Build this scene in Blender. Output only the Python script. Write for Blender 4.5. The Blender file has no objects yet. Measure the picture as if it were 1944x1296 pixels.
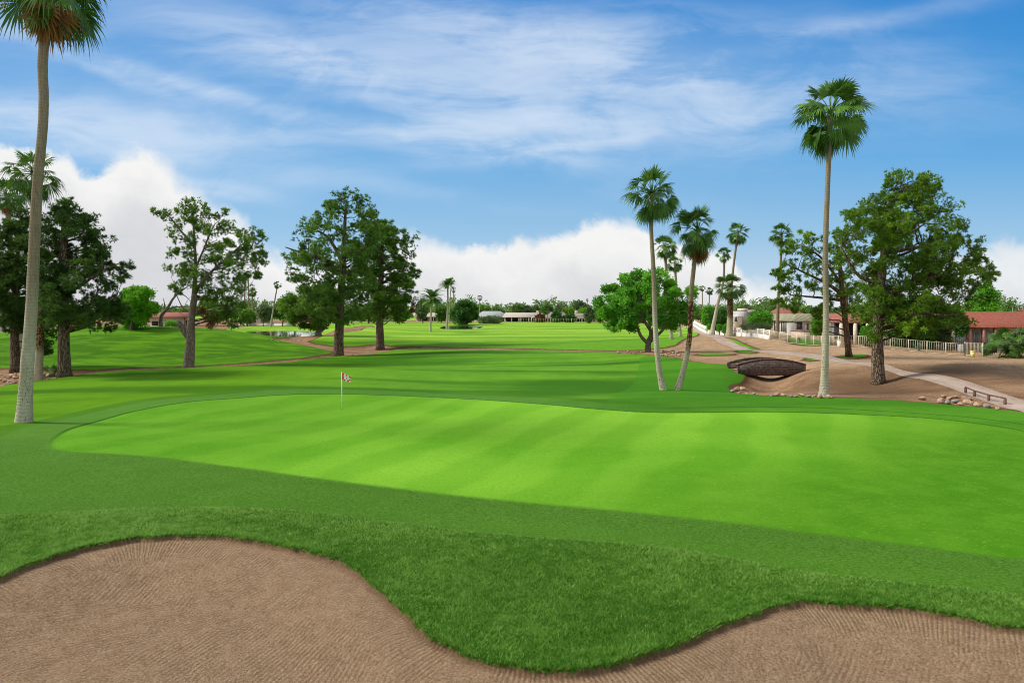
import bpy, math, random
import numpy as np
from mathutils import Vector, Matrix, Euler
R = math.radians
S = bpy.context.scene
COL = S.collection
rng = np.random.default_rng(7)
random.seed(7)

# ---------------------------------------------------------------- camera
F = 1296.0          # focal length in photo pixels (24 mm on a 36 mm frame)
VH = 590.0          # photo row of the horizon
H = 5.6             # camera height above the putting green
cam_d = bpy.data.cameras.new("camera")
cam = bpy.data.objects.new("camera", cam_d)
COL.objects.link(cam)
cam.location = (0, 0, H)
cam.rotation_euler = (R(90), 0, 0)
cam_d.lens = 24; cam_d.sensor_width = 36
cam_d.shift_y = -(648 - VH) / 1944.0
cam_d.clip_end = 6000; cam_d.clip_start = .1
S.camera = cam

# ---------------------------------------------------------------- light
SUN_EL, SUN_AZ = 42.0, -84.0        # azimuth clockwise from +Y
sd_ = bpy.data.lights.new("sun", 'SUN'); sd_.energy = 3.4; sd_.angle = R(15); sd_.color = (1.0, .94, .83)
sun = bpy.data.objects.new("sun", sd_); COL.objects.link(sun)
sv = Vector((math.sin(R(SUN_AZ)) * math.cos(R(SUN_EL)), math.cos(R(SUN_AZ)) * math.cos(R(SUN_EL)), math.sin(R(SUN_EL))))
sun.rotation_euler = sv.to_track_quat('Z', 'Y').to_euler()
sun.location = sv * 200
S.view_settings.view_transform = 'Standard'
S.view_settings.look = 'None'
S.view_settings.exposure = 0.5
S.view_settings.gamma = 1
S.view_settings.use_curve_mapping = False
SKY_STRENGTH = 0.115
try:
    S.cycles.filter_width = 1.0; S.cycles.max_bounces = 6; S.cycles.transparent_max_bounces = 4
    S.cycles.diffuse_bounces = 3; S.cycles.glossy_bounces = 2; S.cycles.transmission_bounces = 3
except Exception: pass

# ---------------------------------------------------------------- node helpers
class NT:
    def __init__(s, nt): s.nt = nt
    def n(s, t, **kw):
        x = s.nt.nodes.new(t)
        for k, v in kw.items(): setattr(x, k, v)
        return x
    def put(s, sock, v):
        if isinstance(v, bpy.types.NodeSocket): s.nt.links.new(v, sock)
        elif v is not None: sock.default_value = v
    def m(s, op, a, b=None, c=None, clamp=False):
        x = s.n('ShaderNodeMath', operation=op, use_clamp=clamp)
        s.put(x.inputs[0], a)
        if b is not None: s.put(x.inputs[1], b)
        if c is not None: s.put(x.inputs[2], c)
        return x.outputs[0]
    def v(s, op, a, b=None, out=0):
        x = s.n('ShaderNodeVectorMath', operation=op)
        s.put(x.inputs[0], a)
        if b is not None: s.put(x.inputs[1], b)
        return x.outputs['Value'] if out == 'v' else x.outputs[0]
    def sm(s, x, lo, hi):
        y = s.n('ShaderNodeMapRange', interpolation_type='SMOOTHSTEP')
        s.put(y.inputs[0], x); s.put(y.inputs[1], lo); s.put(y.inputs[2], hi)
        return y.outputs[0]
    def mr(s, x, lo, hi, a, b):
        y = s.n('ShaderNodeMapRange')
        s.put(y.inputs[0], x); s.put(y.inputs[1], lo); s.put(y.inputs[2], hi); s.put(y.inputs[3], a); s.put(y.inputs[4], b)
        return y.outputs[0]
    def mix(s, f, a, b, mode='MIX'):
        x = s.n('ShaderNodeMix', data_type='RGBA', blend_type=mode)
        s.put(x.inputs[0], f)
        for i, q in ((6, a), (7, b)):
            s.put(x.inputs[i], q if isinstance(q, bpy.types.NodeSocket) else tuple(q) + (1,) * (4 - len(q)))
        return x.outputs[2]
    def noise(s, vec, scale, detail=3, rough=.5, dist=0, out=0):
        x = s.n('ShaderNodeTexNoise')
        s.put(x.inputs['Vector'], vec); s.put(x.inputs['Scale'], scale); s.put(x.inputs['Detail'], detail)
        s.put(x.inputs['Roughness'], rough); s.put(x.inputs['Distortion'], dist)
        return x.outputs[out]
    def map(s, vec, loc=(0, 0, 0), rot=(0, 0, 0), sc=(1, 1, 1), typ='POINT'):
        x = s.n('ShaderNodeMapping', vector_type=typ)
        s.put(x.inputs[0], vec); x.inputs[1].default_value = loc; x.inputs[2].default_value = rot; x.inputs[3].default_value = sc
        return x.outputs[0]
    def ramp(s, x, stops, interp='LINEAR'):
        r = s.n('ShaderNodeValToRGB'); s.put(r.inputs[0], x)
        e = r.color_ramp; e.interpolation = interp
        while len(e.elements) < len(stops): e.elements.new(.5)
        for el, (p, c) in zip(e.elements, stops):
            el.position = p; el.color = tuple(c) + (1,) * (4 - len(c)) if not isinstance(c, (int, float)) else (c, c, c, 1)
        return r.outputs[0]

# ---------------------------------------------------------------- sky
W = bpy.data.worlds.new("World"); S.world = W; W.use_nodes = True
wn = W.node_tree; wn.nodes.clear(); k = NT(wn)
sky = k.n('ShaderNodeTexSky', sky_type='NISHITA')
sky.sun_disc = False; sky.sun_elevation = R(SUN_EL); sky.sun_rotation = R(SUN_AZ % 360)
sky.altitude = 300; sky.air_density = 1.0; sky.dust_density = .4; sky.ozone_density = 2.5
geo = k.n('ShaderNodeNewGeometry')
d = k.v('SCALE', geo.outputs['Incoming']); d.node.inputs[3].default_value = -1
tc = k.n('ShaderNodeTexCoord'); d = tc.outputs['Generated']
sp = k.n('ShaderNodeSeparateXYZ'); k.put(sp.inputs[0], d)
yy = k.m('MAXIMUM', k.m('ABSOLUTE', sp.outputs[1]), .12)
gx = k.m('DIVIDE', sp.outputs[0], yy); gz = k.m('DIVIDE', sp.outputs[2], yy)
cb = k.n('ShaderNodeCombineXYZ'); k.put(cb.inputs[0], gx); k.put(cb.inputs[1], gz)
p = cb.outputs[0]
wv = k.noise(p, 2.6, 3, .6, out=1)
wv = k.v('SUBTRACT', wv, (.5, .5, .5))
w1 = k.v('MULTIPLY', wv, (.16, .07, 0)); pw = k.v('ADD', p, w1)
strokes = [  # photo px centre, angle (deg, + = down to the right), half length, half thickness, strength
 (1180, 120, 4, 430, 56, .95), (880, 55, 12, 330, 26, .35), (690, 165, 20, 340, 30, .80), (940, 195, 9, 330, 34, .70), (1270, 150, 12, 250, 34, .55),
 (290, 138, 17, 330, 11, .50), (180, 125, 19, 180, 8, .45), (470, 190, 16, 190, 9, .42), (110, 240, 4, 340, 40, 1.0), (380, 240, 4, 260, 20, .35),
 (730, 246, 9, 190, 10, .65), (1050, 236, -2, 280, 15, .65), (1120, 268, -8, 220, 8, .6), (950, 285, 4, 190, 14, .45), (1430, 240, 4, 100, 26, .25),
 (1600, 60, -13, 300, 12, .30), (600, 335, 8, 300, 12, .30), (425, 352, 6, 90, 14, .8), (60, 60, 12, 260, 40, .22)]
tot = None
for (cx, cy, an, hl, ht, st) in strokes:
    q = k.map(pw, ((cx - 972) / F, (VH - cy) / F, 0), (0, 0, -R(an)), (hl * 1.05 / F, ht * 1.3 / F, 1), 'TEXTURE')
    q = k.v('DOT_PRODUCT', q, q, out='v')
    q = k.m('MULTIPLY', k.m('POWER', 2.2, k.m('MULTIPLY', q, -1.0)), st)
    tot = q if tot is None else k.m('ADD', tot, q)
st1 = k.noise(k.map(pw, (0, 0, 0), (0, 0, R(9)), (2.2, 15, 1)), 1.0, 5, .62, .5)
st2 = k.noise(k.map(pw, (3, 1, 0), (0, 0, R(8)), (2.0, 5, 1)), 2.0, 5, .65, .6)
fib = k.sm(k.m('ADD', k.m('MULTIPLY', st1, .5), k.m('MULTIPLY', st2, .5)), .36, .64)
fin = k.noise(k.map(pw, (5, 2, 0), (0, 0, R(12)), (5, 26, 1)), 1.5, 4, .6, .8)
cir = k.m('MULTIPLY', tot, k.m('ADD', k.m('MULTIPLY', fib, k.m('ADD', .45, k.m('MULTIPLY', fin, 1.1))), .16))
cir = k.m('MULTIPLY', k.m('SUBTRACT', 1.0, k.m('POWER', 2.718, k.m('MULTIPLY', cir, -1.15))), .86)
# cumulus bank : height profile over azimuth
prof = [(-200, 262), (0, 272), (130, 288), (165, 322), (215, 300), (260, 276), (310, 300), (350, 340), (430, 398), (470, 425), (510, 480), (600, 498), (700, 480), (790, 448), (900, 462),
        (1000, 452), (1080, 425), (1120, 415), (1190, 425), (1300, 462), (1390, 478), (1405, 520), (1440, 535), (1480, 545), (1560, 560), (1700, 545), (1800, 488), (1900, 465), (1990, 462), (2300, 400)]
fc = k.n('ShaderNodeFloatCurve')
u0, u1 = -200., 2300.
cur = fc.mapping.curves[0]
pts = [((u - u0) / (u1 - u0), (600 - v) / 400.) for u, v in prof]
cur.points[0].location = pts[0]; cur.points[1].location = pts[-1]
for a in pts[1:-1]: cur.points.new(*a)
fc.mapping.update()
un = k.m('DIVIDE', k.m('SUBTRACT', k.m('ADD', k.m('MULTIPLY', gx, F), 972.), u0), u1 - u0, clamp=True)
k.put(fc.inputs[1], un)
topv = k.m('SUBTRACT', k.m('MULTIPLY', fc.outputs[0], 400.), 600. - VH)  # px above horizon
bil = k.noise(p, 13.0, 6, .64, .2)
bil2 = k.noise(p, 3.6, 3, .6, .2)
bn = k.m('ADD', k.m('MULTIPLY', k.m('SUBTRACT', bil, .5), 105.), k.m('MULTIPLY', k.m('SUBTRACT', bil2, .5), 40.))
hd = k.m('SUBTRACT', k.m('ADD', topv, bn), k.m('MULTIPLY', gz, F))     # px below the cloud top
soft = k.mr(bil2, .40, .62, 10., 40.)
cum = k.sm(k.m('DIVIDE', hd, soft), -.5, 1.3)
cum = k.m('MULTIPLY', cum, k.mr(gx, .36, .50, 1.0, .80))
body = k.m('ADD', k.m('MULTIPLY', k.noise(k.map(p, (1, 2, 0), (0, 0, 0), (1, 2.0, 1)), 4.2, 5, .6, .4), .7), k.m('MULTIPLY', bil, .3))
shd = k.m('MULTIPLY', k.sm(hd, 0., 170.), .80)
shd = k.m('ADD', shd, k.m('MULTIPLY', k.m('SUBTRACT', body, .52), 1.1), clamp=True)
ccol = k.mix(shd, (.645, .645, .64), (.45, .455, .48))
sky_s = k.v('SCALE', sky.outputs[0]); sky_s.node.inputs[3].default_value = SKY_STRENGTH
base = k.ramp(k.m('MULTIPLY', gz, 2.0, clamp=True), [(0, (.42, .50, .58)), (.22, (.215, .38, .55)), (.45, (.088, .285, .53)), (.72, (.036, .215, .495)), (1, (.012, .158, .45))])
base = k.mix(k.m('MULTIPLY', k.sm(gx, .1, -.8), .22), base, (.30, .46, .64))
base = k.mix(.08, base, sky_s)
# unseen whitish cloud added overhead and behind the camera for neutral fill light
ovh = k.m('MAXIMUM', k.sm(gz, .52, 1.3), k.sm(sp.outputs[1], .08, -.25))
ovn = k.sm(k.noise(d, 2.2, 3, .6), .35, .6)
base = k.mix(k.m('MULTIPLY', ovh, k.m('ADD', .50, k.m('MULTIPLY', ovn, .35))), base, (.62, .60, .57))
c = k.mix(cir, base, (.54, .60, .68))
c = k.mix(cum, c, ccol)
bg = k.n('ShaderNodeBackground'); k.put(bg.inputs[0], c); bg.inputs[1].default_value = 1.0
wo = k.n('ShaderNodeOutputWorld'); wn.links.new(bg.outputs[0], wo.inputs[0])
W.cycles.sampling_method = 'MANUAL'; W.cycles.sample_map_resolution = 512

# ---------------------------------------------------------------- materials
MATS = {}
def newmat(name):
    m = bpy.data.materials.new(name); m.use_nodes = True
    m.node_tree.nodes.clear(); MATS[name] = m
    return m, NT(m.node_tree)
def finish(k, col, rough=.8, bump=None, bstr=.5, bdist=.02, spec=.3, metal=0, coat=0, trans=None, emis=None):
    b = k.n('ShaderNodeBsdfPrincipled')
    k.put(b.inputs['Base Color'], col if isinstance(col, bpy.types.NodeSocket) else tuple(col) + (1,) * (4 - len(col)))
    k.put(b.inputs['Roughness'], rough); k.put(b.inputs['Metallic'], metal)
    b.inputs['Specular IOR Level'].default_value = spec
    if bump is not None:
        bb = k.n('ShaderNodeBump'); k.put(bb.inputs['Height'], bump); k.put(bb.inputs['Strength'], bstr); k.put(bb.inputs['Distance'], bdist)
        k.put(b.inputs['Normal'], bb.outputs[0])
    o = k.n('ShaderNodeOutputMaterial'); sh = b.outputs[0]
    if trans:
        t = k.n('ShaderNodeBsdfTranslucent'); k.put(t.inputs[0], col)
        x = k.n('ShaderNodeMixShader'); x.inputs[0].default_value = trans
        k.put(x.inputs[1], sh); k.put(x.inputs[2], t.outputs[0]); sh = x.outputs[0]
    k.put(o.inputs[0], sh)
def tcoord(k, w='Object'): return k.n('ShaderNodeTexCoord').outputs[w]
def simple(name, col, rough=.7, nscale=4, var=.18, bstr=.15, metal=0, spec=.3, dist=.01):
    m, k = newmat(name); t = tcoord(k)
    n = k.noise(t, nscale, 5, .6)
    c = k.mix(k.sm(n, .25, .75), tuple(x * (1 - var) for x in col), tuple(min(1, x * (1 + var)) for x in col))
    finish(k, c, rough, k.noise(t, nscale * 8, 4), bstr, dist, spec, metal)
    return m
def leafmat(name, c1, c2, c3=None, trans=.3, rough=.55):
    m, k = newmat(name)
    a = k.n('ShaderNodeAttribute', attribute_name='tint').outputs['Fac']
    st = [(0, c1), (1, c2)] if c3 is None else [(0, c1), (.55, c2), (1, c3)]
    finish(k, k.ramp(a, st), rough, spec=.25, trans=trans)
    return m
def barkmat(name, c1, c2, c3, vscale=(6, 6, 1.2), bstr=.9, dist=.05):
    m, k = newmat(name); t = tcoord(k)
    q = k.map(t, sc=vscale)
    vo = k.n('ShaderNodeTexVoronoi', feature='DISTANCE_TO_EDGE'); k.put(vo.inputs['Vector'], k.v('ADD', q, k.v('SCALE', k.noise(t, 3, 3, out=1)))); vo.inputs['Scale'].default_value = 1.6
    e = k.sm(vo.outputs[0], 0.0, .22)
    n = k.noise(q, 3, 6, .65)
    c = k.mix(k.sm(n, .3, .7), c2, c3)
    c = k.mix(k.m('SUBTRACT', 1.0, e), c, c1)
    finish(k, c, .9, k.m('ADD', e, k.m('MULTIPLY', n, .5)), bstr, dist, .15)
    return m
leafmat('pine_needles', (0.056, 0.127, 0.017), (0.116, 0.239, 0.028), (0.234, 0.416, 0.043), .36)
leafmat('pine_needles_dark', (0.030, 0.075, 0.013), (0.069, 0.150, 0.020), (0.147, 0.276, 0.029), .34)
0 and leafmat('pine_needles', (0.028, 0.088, 0.014), (0.060, 0.166, 0.022), (0.123, 0.280, 0.028), .25)
leafmat('pine_needles_bright', (0.066, 0.145, 0.011), (0.146, 0.283, 0.020), (0.278, 0.469, 0.028), .38)
0 and leafmat('pine_needles_bright', (0.042, 0.120, 0.011), (0.090, 0.225, 0.017), (0.173, 0.352, 0.022), .3)
leafmat('pine_needles_olive', (0.065, 0.143, 0.017), (0.137, 0.270, 0.024), (0.241, 0.377, 0.034), .38)
leafmat('broad_leaf', (0.067, 0.221, 0.019), (0.134, 0.400, 0.026), (0.245, 0.568, 0.041), .35)
leafmat('broad_leaf_dark', (0.025, 0.086, 0.014), (0.054, 0.162, 0.020), (0.090, 0.234, 0.026), .25)
leafmat('mesquite_leaf', (0.094, 0.275, 0.011), (0.161, 0.440, 0.015), (0.233, 0.550, 0.022), .4)
leafmat('far_leaf', (0.076, 0.153, 0.032), (0.128, 0.242, 0.045), (0.204, 0.338, 0.064), .38)
leafmat('far_leaf_bright', (0.100, 0.213, 0.020), (0.163, 0.325, 0.025), (0.250, 0.425, 0.040), .35)
leafmat('far_leaf_grey', (0.091, 0.144, 0.057), (0.137, 0.201, 0.081), (0.199, 0.273, 0.103), .38)
leafmat('palm_leaf', (0.036, 0.097, 0.015), (0.084, 0.194, 0.025), (0.158, 0.304, 0.047), .25, .42)
0 and leafmat('palm_leaf', (0.030, 0.106, 0.018), (0.072, 0.199, 0.027), (0.142, 0.314, 0.046), .22, .42)
leafmat('date_leaf', (0.050, 0.125, 0.020), (0.100, 0.213, 0.035), (0.175, 0.300, 0.060), .25, .5)
leafmat('dead_leaf', (.14, .055, .02), (.28, .13, .035), (.42, .20, .04), .25, .8)
leafmat('rust_leaf', (.10, .035, .015), (.19, .07, .025), (.26, .11, .04), .25, .8)
leafmat('grass_blade', (.040, .140, .006), (.112, .295, .020), (.27, .47, .085), .4, .6)
0 and leafmat('grass_blade', (0.033, 0.131, 0.007), (0.069, 0.231, 0.014), (0.163, 0.338, 0.045), .35, .5)
leafmat('agave_leaf', (.14, .20, .14), (.22, .30, .2), None, .1, .5)
barkmat('pine_bark', (.05, .035, .022), (.17, .125, .085), (.26, .20, .14), (5, 5, .9))
barkmat('red_bark', (.05, .028, .018), (.14, .08, .05), (.22, .13, .085), (5, 5, .9))
barkmat('grey_bark', (.08, .065, .05), (.22, .185, .14), (.32, .27, .21), (6, 6, 1.5), .5, .03)
def palmbark(name, lo, mid, hi, ring=38.0, boots=0.0):
    m, k = newmat(name); t = tcoord(k)
    s = k.n('ShaderNodeSeparateXYZ'); k.put(s.inputs[0], t)
    wob = k.noise(t, 1.5, 3)
    zz = k.m('ADD', k.m('MULTIPLY', s.outputs[2], ring), k.m('MULTIPLY', wob, 9.0))
    r = k.m('ADD', k.m('MULTIPLY', k.m('SINE', zz), .5), .5)
    r = k.m('POWER', r, .35)
    fb = k.noise(k.map(t, sc=(9, 9, .9)), 2.5, 5, .7)
    n = k.noise(k.map(t, sc=(1, 1, .25)), 1.4, 4, .6)
    c = k.mix(k.sm(n, .35, .65), mid, hi)
    c = k.mix(k.m('MULTIPLY', k.m('SUBTRACT', 1.0, r), k.mr(n, .35, .65, .05, .34)), c, lo)
    c = k.mix(k.m('MULTIPLY', k.sm(fb, .52, .70), .5), c, lo); fk = k.noise(k.map(t, sc=(10, 10, 4)), 1.6, 2, .5)
    c = k.mix(k.m('MULTIPLY', k.sm(fk, .60, .66), k.m('MULTIPLY', k.sm(s.outputs[2], 7., 1.), .65)), c, (.05, .045, .03))
    # browner above, paler grey-green at the weathered base
    g = k.sm(k.m('ADD', s.outputs[2], k.m('MULTIPLY', n, 3.0)), 4.5, 9.5)
    c = k.mix(k.m('MULTIPLY', g, .74), c, k.mix(k.sm(fb, .35, .65), (.20, .145, .075), (.095, .062, .034)))
    if boots:
        vo = k.n('ShaderNodeTexVoronoi'); k.put(vo.inputs['Vector'], k.map(t, sc=(7, 7, 5))); vo.inputs['Scale'].default_value = 1
        bm = k.m('MULTIPLY', k.sm(s.outputs[2], 2.2, 3.2), k.m('SUBTRACT', 1.0, k.sm(s.outputs[2], boots, boots + 1.5)))
        c = k.mix(bm, c, k.mix(k.sm(vo.outputs[0], .3, .6), (.26, .17, .08), (.05, .022, .012)))
    finish(k, c, .9, k.m('ADD', k.m('MULTIPLY', r, .5), k.m('MULTIPLY', fb, 1.4)), .7, .03, .15)
palmbark('palm_bark', (.13, .11, .065), (.36, .33, .23), (.52, .49, .38))
palmbark('palm_bark_boots', (.11, .09, .045), (.34, .30, .19), (.46, .42, .30), 38, 5.5)
palmbark('palm_bark_brown', (.07, .05, .03), (.20, .15, .09), (.28, .22, .14))
simple('white_wall', (.62, .60, .56)); simple('cream_wall', (.62, .55, .42)); simple('pink_wall', (.52, .38, .30))
simple('brown_trim', (.16, .09, .06)); simple('pink_trim', (.50, .22, .17)); simple('dark_shade', (.03, .03, .03))
simple('white_paint', (.78, .78, .74), .5); simple('beige_metal', (.62, .57, .42), .5); simple('rust_metal', (.14, .07, .045), .7)
simple('pale_roof', (.40, .355, .31), .85, 2); simple('grey_roof', (.38, .385, .38), .85, 2); simple('blue_roof', (.31, .34, .345), .85, 2)
simple('tan_wall', (.40, .31, .22)); simple('yellow_plastic', (.72, .58, .24), .5); simple('grey_plastic', (.33, .35, .36), .5)
simple('red_cloth', (.80, .035, .02)); simple('white_cloth', (.88, .86, .84)); simple('black_paint', (.012, .012, .012), .5); simple('steel', (.5, .5, .52), .35, metal=.7)
simple('concrete', (.42, .38, .34), .9); simple('dark_metal', (.03, .03, .03), .5)
simple('rock_tan', (.44, .31, .19), .9, 3, .35, .9, dist=.05); simple('rock_pink', (.40, .25, .18), .9, 3, .35, .9, dist=.05); simple('rock_grey', (.33, .28, .24), .9, 3, .35, .9, dist=.05)
def glass():
    m, k = newmat('window_glass'); t = tcoord(k)
    finish(k, k.mix(k.noise(t, .8, 3), (.015, .02, .022), (.10, .12, .12)), .08, spec=.7)
glass()
def curtain():
    m, k = newmat('curtained_glass'); t = tcoord(k)
    s = k.n('ShaderNodeSeparateXYZ'); k.put(s.inputs[0], t)
    w = k.m('SINE', k.m('MULTIPLY', s.outputs[0], 34.))
    finish(k, k.mix(k.sm(w, -1, 1), (.30, .34, .32), (.56, .60, .57)), .2, spec=.6)
curtain()
def tiles(name, c1, c2, c3, pitch=5.2):
    m, k = newmat(name); t = tcoord(k)
    s = k.n('ShaderNodeSeparateXYZ'); k.put(s.inputs[0], t)
    row = k.m('FRACT', k.m('MULTIPLY', s.outputs[2], pitch))
    ribx = k.m('SINE', k.m('MULTIPLY', s.outputs[0], 26.)); riby = k.m('SINE', k.m('MULTIPLY', s.outputs[1], 26.))
    g = k.n('ShaderNodeNewGeometry'); ns = k.n('ShaderNodeSeparateXYZ'); k.put(ns.inputs[0], g.outputs['Normal'])
    f = k.m('GREATER_THAN', k.m('ABSOLUTE', ns.outputs[0]), k.m('ABSOLUTE', ns.outputs[1]))
    rib = k.m('ADD', k.m('MULTIPLY', ribx, k.m('SUBTRACT', 1., f)), k.m('MULTIPLY', riby, f))
    n = k.noise(k.map(t, sc=(2.2, 2.2, 7)), 2.0, 5, .7); n2 = k.noise(t, .5, 3)
    c = k.mix(k.sm(n, .35, .65), c1, c2); c = k.mix(k.m('MULTIPLY', k.sm(n2, .5, .75), .6), c, c3)
    c = k.mix(k.m('MULTIPLY', k.sm(row, .82, .98), .55), c, (.06, .035, .03))
    finish(k, c, .85, k.m('ADD', rib, row), .8, .06, .2)
tiles('red_tiles', (.22, .050, .030), (.40, .125, .075), (.22, .12, .095), 4.2)
tiles('rose_tiles', (.30, .10, .075), (.40, .16, .12), (.28, .13, .11))
tiles('olive_tiles', (.27, .27, .16), (.38, .37, .25), (.30, .29, .22), 3.2)
tiles('brown_shingles', (.27, .23, .195), (.35, .30, .26), (.30, .27, .24), 4)
def stone():
    m, k = newmat('bridge_stone'); t = tcoord(k)
    b = k.n('ShaderNodeTexBrick'); k.put(b.inputs['Vector'], k.map(k.v('ADD', t, k.v('MULTIPLY', k.noise(t, 2, 3, out=1), (.12, .12, .12))), rot=(R(90), 0, 0)))
    b.inputs['Scale'].default_value = 2.1; b.inputs['Mortar Size'].default_value = .018; b.inputs['Brick Width'].default_value = .5; b.inputs['Row Height'].default_value = .3
    b.inputs['Color1'].default_value = (.10, .068, .058, 1); b.inputs['Color2'].default_value = (.19, .135, .12, 1); b.inputs['Mortar'].default_value = (.05, .032, .026, 1)
    n = k.noise(t, 5, 6, .7)
    c = k.mix(k.m('MULTIPLY', k.sm(n, .45, .8), .6), b.outputs[0], (.32, .25, .21))
    finish(k, c, .9, k.m('SUBTRACT', n, b.outputs[1]), 1., .05, .2)
stone()
def water():
    m, k = newmat('pond_water'); t = tcoord(k)
    finish(k, (.02, .035, .02), .03, k.noise(k.map(t, sc=(1, 2.5, 1)), 1.2, 3), .04, .03, .9)
water()
# ---------------------------------------------------------------- object helpers
def emp(name, loc, label, cat, group=None, rz=0):
    o = bpy.data.objects.new(name, None); COL.objects.link(o); o.location = loc; o.rotation_euler = (0, 0, rz)
    o.empty_display_size = .2
    return tag(o, label, cat, group)
def tag(o, label=None, cat=None, group=None, kind=None):
    if label: o['label'] = label
    if cat: o['category'] = cat
    if group: o['group'] = group
    if kind: o['kind'] = kind
    return o
class MB:
    def __init__(s): s.v = []; s.f = []; s.t = []; s.n = 0
    def add(s, v, faces, tint=None):
        v = np.asarray(v, float).reshape(-1, 3)
        for f in (faces if isinstance(faces, list) else [faces]):
            s.f.append(np.asarray(f, np.int64) + s.n)
        s.v.append(v); s.t.append(np.full(len(v), .5) if tint is None else np.asarray(tint, float).ravel()); s.n += len(v)
    def box(s, x0, x1, y0, y1, z0, z1):
        v = [(x, y, z) for x in (x0, x1) for y in (y0, y1) for z in (z0, z1)]
        s.add(v, np.array([(0, 1, 3, 2), (4, 6, 7, 5), (0, 4, 5, 1), (2, 3, 7, 6), (0, 2, 6, 4), (1, 5, 7, 3)])); return s
    def bar(s, a, b, w, h=None, up=(0, 0, 1)):
        a = np.array(a, float); b = np.array(b, float); h = w if h is None else h
        d_ = b - a; L = np.linalg.norm(d_); d_ /= L
        up = np.array(up, float)
        if abs(d_ @ up) > .95: up = np.array((0, 1., 0))
        sx = np.cross(d_, up); sx /= np.linalg.norm(sx); sz = np.cross(sx, d_)
        v = [q + sx * i * w / 2 + sz * j * h / 2 for q in (a, b) for i, j in ((-1, -1), (1, -1), (1, 1), (-1, 1))]
        s.add(v, np.array([(3, 2, 1, 0), (4, 5, 6, 7), (0, 1, 5, 4), (1, 2, 6, 5), (2, 3, 7, 6), (3, 0, 4, 7)])); return s
    def tube(s, P, rad, n=8, wob=0.0, cap=True):
        P = np.asarray(P, float); rad = np.broadcast_to(np.asarray(rad, float), (len(P),))
        T = np.gradient(P, axis=0); T /= np.linalg.norm(T, axis=1)[:, None] + 1e-9
        ref = np.array((0., 1., 0.)) if abs(T[0][1]) < .9 else np.array((1., 0, 0))
        A = np.cross(T, ref); A /= np.linalg.norm(A, axis=1)[:, None] + 1e-9; B = np.cross(T, A)
        th = np.arange(n) / n * 2 * np.pi
        rr = rad[:, None] * (1 + (wob * rng.standard_normal((len(P), n)) if wob else 0))
        V = P[:, None] + rr[..., None] * (np.cos(th)[None, :, None] * A[:, None] + np.sin(th)[None, :, None] * B[:, None])
        i = np.arange(len(P) - 1)[:, None] * n; j = np.arange(n)[None]; j2 = (j + 1) % n
        f = np.stack([i + j, i + j2, i + n + j2, i + n + j], -1).reshape(-1, 4)
        fs = [f]
        if cap: fs += [np.arange(n)[None, ::-1], (np.arange(n) + (len(P) - 1) * n)[None]]
        s.add(V.reshape(-1, 3), fs); return s
    def build(s, name, mat, parent=None, smooth=False, loc=None):
        me = bpy.data.meshes.new(name)
        V = np.concatenate(s.v); me.vertices.add(len(V)); me.vertices.foreach_set('co', V.astype(np.float32).ravel())
        lt = np.concatenate([np.full(len(f), f.shape[1]) for f in s.f]); li = np.concatenate([f.ravel() for f in s.f])
        me.loops.add(len(li)); me.loops.foreach_set('vertex_index', li.astype(np.int32))
        me.polygons.add(len(lt)); me.polygons.foreach_set('loop_start', np.concatenate([[0], np.cumsum(lt)[:-1]]).astype(np.int32))
        me.polygons.foreach_set('loop_total', lt.astype(np.int32))
        if smooth: me.polygons.foreach_set('use_smooth', np.ones(len(lt), bool))
        a = me.attributes.new('tint', 'FLOAT', 'POINT'); a.data.foreach_set('value', np.clip(np.concatenate(s.t), 0, 1).astype(np.float32))
        me.update(calc_edges=True)
        me.materials.append(MATS[mat] if isinstance(mat, str) else mat)
        o = bpy.data.objects.new(name, me); COL.objects.link(o)
        if parent is not None: o.parent = parent
        if loc is not None: o.location = loc
        return o
def copy_tree(o, parent=None):
    c = o.copy(); COL.objects.link(c)
    if parent is not None: c.parent = parent
    for ch in [x for x in KIDS.get(o.name, [])]: copy_tree(ch, c)
    return c
KIDS = {}
# ---------------------------------------------------------------- terrain
def X(u, Y): return (u - 972.) / F * Y
def Zp(v, Y): return H - (v - VH) / F * Y
ctl = []
def cz(u, Y, z): ctl.append(((u - 972.) / F, Y, z))
def cp(u, v, Y): ctl.append(((u - 972.) / F, Y, Zp(v, Y)))
for u in (-1400, -400, 400, 972, 1544, 2400, 3400): cz(u, 4.0, -.35 if 0 < u < 2000 else -.2)
for a in [(-300,11,.15),(0,11,.05),(500,11,-.2),(972,11,-.35),(1500,11,-.3),(1944,12,-.2),(2400,12,-.1),(-300,17,.45),(0,16,.30),(400,16,.15),(972,16,-.12),(1500,15,-.2),(1944,16,0),(2400,17,.1),
          (-200,24,.5),(200,25,.38),(600,22,.12),(600,30,.15),(1000,22,0),(1000,34,.06),(1500,20,0),(1500,30,.06),(1944,22,.05),(1944,30,.12),(2400,26,.1),
          (-300,36,.2),(2400,40,.4),(1900,85,1.45),(1600,95,1.9),(1500,105,2.1),(2100,110,1.6),(300,125,1.5),(100,125,1.5),(-300,125,1.5),(500,118,1.0),(320,150,1.45),(100,160,1.5),(-400,160,1.6),
          (480,128,.60),(540,126,.62),(600,130,.75),(470,190,.75),(560,200,.85),(640,190,1.0),(500,260,1.2),(300,260,1.4),(0,260,1.5),(1300,200,2.2),(1450,160,2.4),(1700,150,2.0),(2100,180,2.0),
          (840,165,1.15),(900,165,1.15),(840,225,1.25),(900,225,1.25),(970,190,1.3),(1800,300,2)]: cz(*a)
for u in (-400, 100, 600, 1100, 1600, 2300): cz(u, 420, 1.9); cz(u, 900, 2.5); cz(u, 2600, 3.0)
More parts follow.
